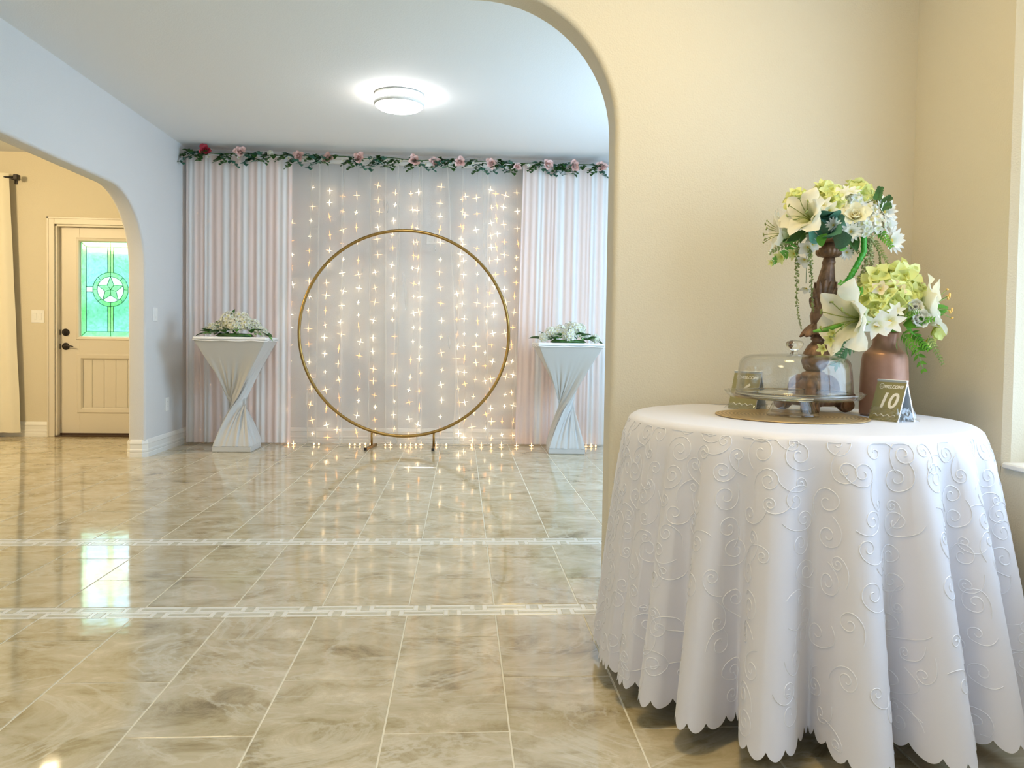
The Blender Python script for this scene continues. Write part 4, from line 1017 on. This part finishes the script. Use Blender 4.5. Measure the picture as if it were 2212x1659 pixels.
m = MB(); m.lathe([(.020, .130), (.032, .142), (.041, .165), (.040, .190), (.030, .215), (.020, .228), (.018, .232), (.023, .237), (.023, .242), (.018, .248), (.022, .262), (.030, .275), (.016, .290)], 96, mod=lambda a, k, z: 1+(.05*abs(sin(4*a+z*22)) if 1 <= k <= 4 else 0)); bend(m).obj('carved_bulb', [M_wood], t)
m = MB(); m.lathe([(.056, .020), (.066, .032), (.070, .050), (.060, .075), (.044, .098), (.034, .108), (.038, .114), (.040, .122), (.034, .130), (.020, .134)], 60, mod=lambda a, k, z: 1+(.30*cos(3*(a-base_ang+pi/2)) if k in (0, 1, 2, 3) else 0)); bend(m).obj('base_body', [M_wood], t)
for k in range(3):
    a = base_ang+k*2*pi/3; m = MB()
    pts = []
    for i in range(15):
        u = i/14; r_ = .030+.085*u+.010*sin(u*6); z = .105-.075*u+.016*sin(u*2*pi); pts.append((r_, 0, z))
    m.tube([Rz(a-pi/2) @ Vector(p) for p in pts], [.013+.006*sin(i/14*pi) for i in range(15)], 10)
    for r0_, z0_, rd_ in ((.052, .088, .020), (.090, .050, .017)): m.lathe([(rd_*.5, -.017), (rd_*.9, -.015), (rd_, -.010), (rd_, .010), (rd_*.9, .015), (rd_*.5, .017)], 20, 0, Rz(a-pi/2) @ Matrix.Translation((r0_, 0, z0_)) @ Matrix.Rotation(pi/2, 4, 'X'))
    autosmooth(m.obj('scroll_bracket', [M_wood], t), 40)
    m = MB()
    for r_i, rad_ in enumerate((.019, .023, .025, .023, .019)):   # ribbed scroll foot
        off = (r_i-2)*.011; pts = []
        Mx = Rz(a-pi/2) @ Matrix.Translation((.112, off, .024)) @ Matrix.Rotation(pi/2, 4, 'X')
        m.lathe([(rad_-.005, -.006), (rad_, -.0035), (rad_, .0035), (rad_-.005, .006)], 20, 0, Mx)
    autosmooth(m.obj('scroll_foot', [M_wood], t), 40)

# ------------------------------------------------------------------ silk flowers on the table
VR, VT = Vector((.87, -.49, 0)), Vector((-.49, -.87, 0))            # viewer's right, towards viewer
def D3(r_, t_, u_): return VR*r_+VT*t_+Vector((0, 0, u_))
LIP = [petal(1, .30, 1.0, .30, .62, .10, 12, 6, base=.22, seed=k, lift=.15-.0) for k in range(3)]
def lily_mesh(curl, lift, k):
    f = FB(); f.pet(petal(1, .37, curl, .34, .60, .20, 12, 6, base=.22, seed=k, lift=lift), Matrix.Identity(4)); return f.me([M_lily], name='petal')
LOPEN = [lily_mesh(-.95, 1.15, 1), lily_mesh(-1.25, 1.10, 2)]
def lily(parent, px, py, Y, d, R_, roll=0, label=None, stam=M_olive):
    p = at(px, py, 1, Y)-parent.location; o = obj('lily', None, parent, label=label); o.matrix_local = axisM(p, d, roll, R_)
    for k in range(6):
        q_ = obj('petal', LOPEN[k % 2], o); q_.matrix_local = Rz(k*pi/3) @ Matrix.Translation((.03, 0, 0)) @ Matrix.Diagonal((1, 1.18 if k % 2 else .95, 1, 1))
    m = MB()
    for k in range(6):
        a = k*pi/3+.3; m.tube([(0, 0, 0), (.07*cos(a), .07*sin(a), .35), (.20*cos(a), .20*sin(a), .62), (.34*cos(a), .34*sin(a), .80)], .012, 5)
        e_ = Vector((.34*cos(a), .34*sin(a), .80)); m.tube([e_+Vector((-.05*sin(a), .05*cos(a), 0)), e_+Vector((.05*sin(a), -.05*cos(a), .02))], [.022, .022], 6, 1)
    m.obj('stamens', [M_olive, stam], o)
    return o
def put(parent, nm, me, px, py, Y, d, s, roll=0, label=None):
    o = obj(nm, me, parent, label=label); o.matrix_local = axisM(at(px, py, 1, Y)-parent.location, d, roll, s); return o
def putleaf(parent, nm, me, px, py, Y, d, s, roll=0):
    o = obj(nm, me, parent); o.matrix_local = Matrix.Translation(at(px, py, 1, Y)-parent.location) @ Vector(d).normalized().to_track_quat('X', 'Z').to_matrix().to_4x4() @ Matrix.Rotation(roll, 4, 'X') @ Matrix.Diagonal((s, s, s, 1)); return o
HYL = [hydrangea_me(M_lime, 1, 13, .92, k) for k in range(3)]
HYS = [hydrangea_me(M_white, 1, 20, .50, 7+k) for k in range(2)]
DAIS = bloom_me(13, 1, .15, .25, .25, M_white, cr=.16, rings=2, tip=.35, seed=3)
STAR = bloom_me(6, 1, .26, -.2, .42, M_white, cr=.13, tip=.75, seed=4, ruff=.1, ctr=M_yel)
BLOS = bloom_me(5, 1, .36, .25, .35, M_white, cr=.10, tip=.5, seed=5)
PEA = bloom_me(5, 1, .40, .3, .4, M_peach, cr=.10, tip=.5, seed=6)
YST = bloom_me(5, 1, .30, .2, .5, M_lime, cr=.10, tip=.7, seed=7)
LIMEB = bloom_me(5, 1, .55, .5, .75, M_lime, cr=.10, tip=.45, seed=8, ruff=.2, nu=8, nv=4)
RUF = bloom_me(7, 1, .45, .1, .95, M_white, cr=.0, tip=.45, seed=9, ruff=.35, nu=8, nv=4, rings=2)
ROY = rose_me(M_roseY, 1, 9)
LFT, LFG, LFB, LFL = leaf_me(M_teal, 1, .42, -.5, .3, .5), leaf_me(M_green, 1, .30), leaf_me(M_bgreen, 1, .36, -.5, .3, .6), leaf_me(M_bgreen, 1, .10, -.3, .2, .9, 6, 2)
def frond_me(mat, n=12, ll=.34, wl=.05, bendz=.4, seed=0):     # stem along +X with paired leaflets
    f = FB(); rnd = random.Random(seed); pts = []
    for i in range(n+1):
        u = i/n; pts.append((u, 0, -bendz*u*u))
        if i:
            for s in (-1, 1):
                f.pet(petal(ll*(1-.65*u)+.03, wl, -.2, .2, .7, 0, 4, 2, base=.1), Matrix.Translation(pts[-1]) @ Rz(s*rnd.uniform(.7, 1.0)))
    f.tube(pts, .012, 4); f.al += [0]*(len(f.v)-len(f.al)); return f.me([mat])
FERN = frond_me(M_green, 14, .38, .035); FERNB = frond_me(M_bgreen, 9, .30, .05, .2, 2); EUC = frond_me(M_green, 6, .26, .12, .1, 3); SPRG = frond_me(M_olive, 10, .16, .03, .3, 4); BAM = frond_me(M_bgreen, 4, .42, .06, .15, 5)
def hanging(parent, nm, pts, Y, r0, r1, mat, seed, label=None):   # bead-covered trailing stem
    rnd = random.Random(seed); P_ = [at(x, y, 1, Y)-parent.location for x, y in pts]; m = MB(); path = []
    for i in range(len(P_)-1):
        for k in range(8): path.append(P_[i].lerp(P_[i+1], k/8))
    path.append(P_[-1]); m.tube(path, .0009, 4)
    tot = len(path)
    for i, p in enumerate(path):
        r_ = r0+(r1-r0)*i/tot
        for k in range(6):
            d = Vector((rnd.uniform(-1, 1), rnd.uniform(-1, 1), rnd.uniform(-.8, .8)))*r_; a = axisM(p+d, d, rnd.uniform(0, 6), r_*.62)
            m.add([(1, 0, 0), (-.5, .85, 0), (-.5, -.85, 0), (0, 0, 1.3), (0, 0, -.9)], [(0, 1, 3), (1, 2, 3), (2, 0, 3), (1, 0, 4), (2, 1, 4), (0, 2, 4)], 0, a)
    return m.obj(nm, [mat], parent, label=label)
# upper arrangement, on the candlestick plate
topc = Vector((CX+.053, CY, ZT+.568))
U = thing('flower_arrangement', 'upper lily, rose and daisy silk bouquet on the candlestick', 'flowers', topc)
m = MB(); m.lathe([(.045, 0), (.070, .020), (.075, .045), (.050, .070), (.001, .078)], 24); m.obj('foam_ball', [M_teal], U)
YU = 2.42
lily(U, 1755, 478, YU-.09, D3(-.45, .85, .35), .108, .3)
lily(U, 1712, 505, YU-.02, D3(-1, .25, .1), .105, .9)
for i, (x_, y_, Yd, s_) in enumerate([(1722, 434, 0, .030), (1783, 428, .03, .040), (1852, 424, .03, .040), (1800, 442, -.03, .030), (1870, 430, .05, .030), (1745, 450, .05, .034)]): put(U, 'lime_hydrangea', HYL[i % 3], x_, y_, YU+Yd, D3(.2*(i-2), .5, .8), s_, i)
for i, (x_, y_, Yd, s_) in enumerate([(1868, 462, .0, .042), (1888, 486, -.02, .038), (1862, 492, -.06, .030), (1840, 436, .0, .034)]): put(U, 'white_hydrangea', HYS[i % 2], x_, y_, YU+Yd, D3(.6, .7, .2), s_, i)
put(U, 'yellow_rose', ROY, 1849, 465, YU-.085, D3(.05, 1, .35), .044, .4)
for i, (x_, y_, Yd, d, s_) in enumerate([(1908, 458, -.02, (.6, .7, .2), .040), (1924, 520, -.02, (.7, .6, .0), .042), (1838, 500, -.09, (.1, 1, -.3), .030), (1898, 440, .02, (.5, .4, .6), .036), (1916, 485, -.02, (.8, .5, .1), .034), (1800, 487, -.10, (.1, 1, .2), .022), (1829, 545, -.03, (.1, 1, -.4), .022)]): put(U, 'daisy', DAIS, x_, y_, YU+Yd, D3(*d), s_*1.22, i)
for i, (x_, y_, Yd, d, s_) in enumerate([(1817, 424, -.04, (-.2, .8, .6), .040), (1835, 418, -.02, (.2, .6, .8), .038), (1818, 452, -.06, (-.1, 1, .3), .030), (1778, 448, -.05, (-.3, .8, .5), .042), (1792, 455, -.06, (.2, 1, .3), .036)]): put(U, 'white_star_flower', STAR, x_, y_, YU+Yd, D3(*d), s_, i)
for i, (x_, y_, Yd, d, s_) in enumerate([(1756, 512, -.06, (.1, .8, -.5), .030), (1745, 534, -.06, (-.3, .8, -.5), .034), (1738, 560, -.05, (-.2, .6, -.8), .032), (1755, 528, -.06, (.5, .8, -.3), .026), (1742, 622, -.04, (-.2, .4, -.9), .026)]): put(U, 'drooping_white_blossom', BLOS, x_, y_, YU+Yd, D3(*d), s_, i)
for i, (x_, y_, Yd, s_) in enumerate([(1690, 555, -.02, .030), (1668, 567, -.02, .016), (1716, 548, -.02, .026), (1776, 405, .03, .034), (1790, 412, .02, .028)]): put(U, 'yellow_star_flower', YST, x_, y_, YU+Yd, D3((-.6 if i < 3 else .1), .7, (-.3 if i < 3 else .8)), s_, i)
for i, (x_, y_, Yd, d, s_) in enumerate([(1770, 480, -.06, (.4, .7, .2), .085), (1805, 475, -.06, (-.2, .8, .0), .075), (1790, 505, -.08, (.5, .8, -.1), .075), (1812, 500, -.06, (-.1, .9, .1), .085), (1778, 505, -.07, (-.4, .6, -.1), .070), (1800, 515, -.06, (.6, .6, -.05), .080), (1785, 470, -.06, (-.4, .8, .1), .06)]): putleaf(U, 'broad_leaf', LFT, x_, y_, YU+Yd, D3(*d), s_, .4*i)
for i, (x_, y_, Yd, d, s_) in enumerate([(1760, 500, -.05, (-.5, .5, -.5), .07), (1779, 505, -.08, (-.05, .5, -.9), .05), (1840, 510, -.03, (.3, .4, -.9), .06), (1850, 515, -.03, (-.1, .3, -1), .06), (1740, 500, -.04, (-.8, .3, -.3), .08), (1730, 495, -.03, (-.8, .3, -.6), .07), (1865, 510, -.02, (.3, .3, -.7), .05), (1828, 520, -.04, (-.4, .3, -.9), .04)]): putleaf(U, 'leaf', (LFG, LFB)[i % 2], x_, y_, YU+Yd, D3(*d), s_, .3*i)
for x_, y_, d, s_, me in [(1735, 515, (-1, .2, -.35), .11, SPRG), (1730, 530, (-1, .2, -.55), .10, FERNB), (1893, 490, (.5, .4, -.8), .08, FERNB), (1840, 530, (.7, .3, -.8), .06, SPRG), (1885, 515, (.6, .1, -.9), .09, SPRG)]: putleaf(U, 'fern_sprig', me, x_, y_, YU-.02, D3(*d), s_, 1.2)
for x_, y_, dx_, dz_ in ((1893, 436, .25, 1), (1896, 446, .8, .6), (1890, 452, 1, .2)):
    f = FB(); o_ = at(x_, y_, 1, YU-.02)-topc; st = [o_+(VR*dx_+Vector((0, 0, dz_))).normalized()*.042*k/5 for k in range(6)]
    for k in range(1, 6):
        for sg in (-1, 1):
            d = (VR*(dz_*sg)+Vector((0, 0, -dx_*sg))).normalized()*.8+VT*.25+(st[5]-st[0]).normalized()*.4; q_ = d.normalized(); up_ = (VT-q_*VT.dot(q_)).normalized(); sd_ = up_.cross(q_)
            f.pet(petal(.017-.001*k, .0068, -.3, .2, .4, 0, 4, 2, base=.2), Matrix(((q_.x, sd_.x, up_.x, st[k].x), (q_.y, sd_.y, up_.y, st[k].y), (q_.z, sd_.z, up_.z, st[k].z), (0, 0, 0, 1))))
    f.tube(st, .001, 4); obj('eucalyptus_sprig', f.me([M_green]), U)
hanging(U, 'trailing_amaranth', [(1724, 530), (1722, 580), (1720, 640), (1724, 680), (1731, 710)], YU-.04, .0068, .002, M_olive, 1)
hanging(U, 'trailing_amaranth', [(1748, 540), (1752, 580), (1753, 630), (1757, 672)], YU-.07, .0062, .003, M_olive, 2)
hanging(U, 'trailing_amaranth', [(1880, 515), (1876, 560), (1862, 590), (1848, 622)], YU-.04, .0085, .005, M_pale, 3)
hanging(U, 'trailing_amaranth', [(1876, 520), (1884, 560), (1880, 590), (1874, 615)], YU-.02, .0065, .004, M_pale, 4)
hanging(U, 'drooping_stem', [(1742, 540), (1742, 580), (1741, 612)], YU-.04, .0008, .0006, M_green, 6)
hanging(U, 'sprig_tip', [(1885, 515), (1900, 550), (1904, 575)], YU-.03, .002, .004, M_olive, 7)
P_ = [at(x, y, 1, YU-.05)-topc for x, y in [(1866, 512), (1866, 545), (1850, 575), (1836, 600), (1820, 622)]]; m = MB(); path = []
for i in range(4):
    for k in range(10): path.append(P_[i].lerp(P_[i+1], k/10))
m.tube(path, [.0085+.0022*(i % 3 == 0) for i in range(len(path))], 8); m.obj('ribbed_green_stem', [pbr('vivid_stem', (.06, .36, .03), .4)], U, label='bright green ribbed stem')
# lower arrangement, in the copper vase
lowc = Vector((1.328, 2.315, ZT+.262)); Lw = thing('flower_arrangement', 'lower lily and lime hydrangea silk bouquet in the copper vase', 'flowers', lowc)
YL = 2.30
m = MB(); m.tube([Vector((0, 0, -.05)), Vector((0, 0, .03))], [.026, .034], 12); m.obj('stem_bundle', [M_bgreen], Lw)
lily(Lw, 1868, 690, YL-.07, D3(-.72, .68, -.02), .150, .25, 'largest lily facing left')
lily(Lw, 1968, 668, YL-.02, D3(.95, .0, .15), .130, .2, 'white lily seen from the side facing right', stam=M_stam)
for i, (x_, y_, Yd, s_) in enumerate([(1902, 618, .04, .050), (1940, 612, .04, .052), (1925, 650, -.03, .046), (1886, 652, -.02, .042), (1952, 652, -.01, .046), (1905, 672, -.04, .036), (1975, 640, .02, .034)]): put(Lw, 'lime_hydrangea', HYL[i % 3], x_, y_, YL+Yd, D3(.15*(i-3), .6, .7), s_, i)
for i, (x_, y_, Yd, d, s_) in enumerate([(1893, 703, -.12, (-.05, 1, -.1), .046), (1922, 695, -.13, (.05, 1, .1), .048), (1935, 672, -.09, (.2, .9, .4), .030)]): put(Lw, 'white_star_flower', STAR, x_, y_, YL+Yd, D3(*d), s_, .3+i)
for i, (x_, y_, Yd, d, s_) in enumerate([(1901, 626, -.05, (-.1, 1, .4), .030), (1930, 622, -.04, (.2, .9, .5), .028), (1942, 628, -.05, (.2, 1, .3), .026)]): put(Lw, 'peach_blossom', PEA, x_, y_, YL+Yd, D3(*d), s_, i)
put(Lw, 'ruffled_white_bloom', RUF, 1985, 692, YL-.08, D3(.15, 1, .15), .050, .4); put(Lw, 'ruffled_white_bloom', RUF, 1974, 668, YL-.06, D3(.1, 1, .3), .042, 1.4)
for i, (x_, y_, s_) in enumerate([(2015, 713, .042), (2000, 738, .032)]): put(Lw, 'lime_bloom', LIMEB, x_, y_, YL-.02, D3(.7, .5, -.3), s_, i)
for i, (x_, y_, s_) in enumerate([(1795, 733, .026), (1779, 752, .024), (1800, 720, .020)]): put(Lw, 'yellow_star_flower', YST, x_, y_, YL-.05, D3(-.5, .8, -.2), s_, i)
for i, (x_, y_, Yd, d, s_) in enumerate([(1860, 640, .0, (-.5, .4, .5), .06), (1870, 645, .0, (-.6, .3, .2), .06), (1960, 690, -.05, (.5, .7, -.3), .07), (2005, 680, -.01, (.7, .2, .3), .06), (1985, 720, -.06, (.4, .5, -.7), .07), (1965, 700, -.05, (.3, .6, -.6), .06), (1860, 700, -.02, (-.5, .4, -.6), .08), (1850, 705, -.01, (-.6, .2, -.8), .08), (1900, 685, -.02, (0, .8, -.2), .07), (1930, 680, -.04, (.2, .8, .1), .06)]): putleaf(Lw, 'leaf', (LFB, LFG)[i in (4, 8, 9)], x_, y_, YL+Yd, D3(*d), s_, .5*i)
for x_, y_, d, s_, me in [(1862, 715, (-.9, .2, -.9), .13, FERN), (1868, 638, (-.8, .2, .5), .08, FERNB), (1950, 690, (.3, .8, .3), .08, FERNB), (1960, 700, (.6, .6, .2), .08, FERNB), (1950, 715, (.2, .6, -.5), .09, FERNB), (1965, 715, (.5, .6, -.6), .08, FERNB), (1978, 735, (.15, .3, -1), .09, BAM), (2005, 725, (.5, .2, -1), .09, SPRG), (1958, 735, (-.1, .5, -1), .05, FERNB), (1855, 650, (-.9, .2, .1), .06, FERNB), (1940, 730, (-.2, .6, -.6), .045, FERNB)]: putleaf(Lw, 'fern_sprig', me, x_, y_, YL-.06, D3(*d), s_, 1.2)
P_ = [at(x, y, 1, YL-.04)-lowc for x, y in [(1850, 700), (1810, 704), (1785, 712), (1757, 716)]]; m = MB(); m.tube(P_, [.0085, .0085, .008, .004], 8); m.obj('cut_stem', [M_bgreen], Lw)
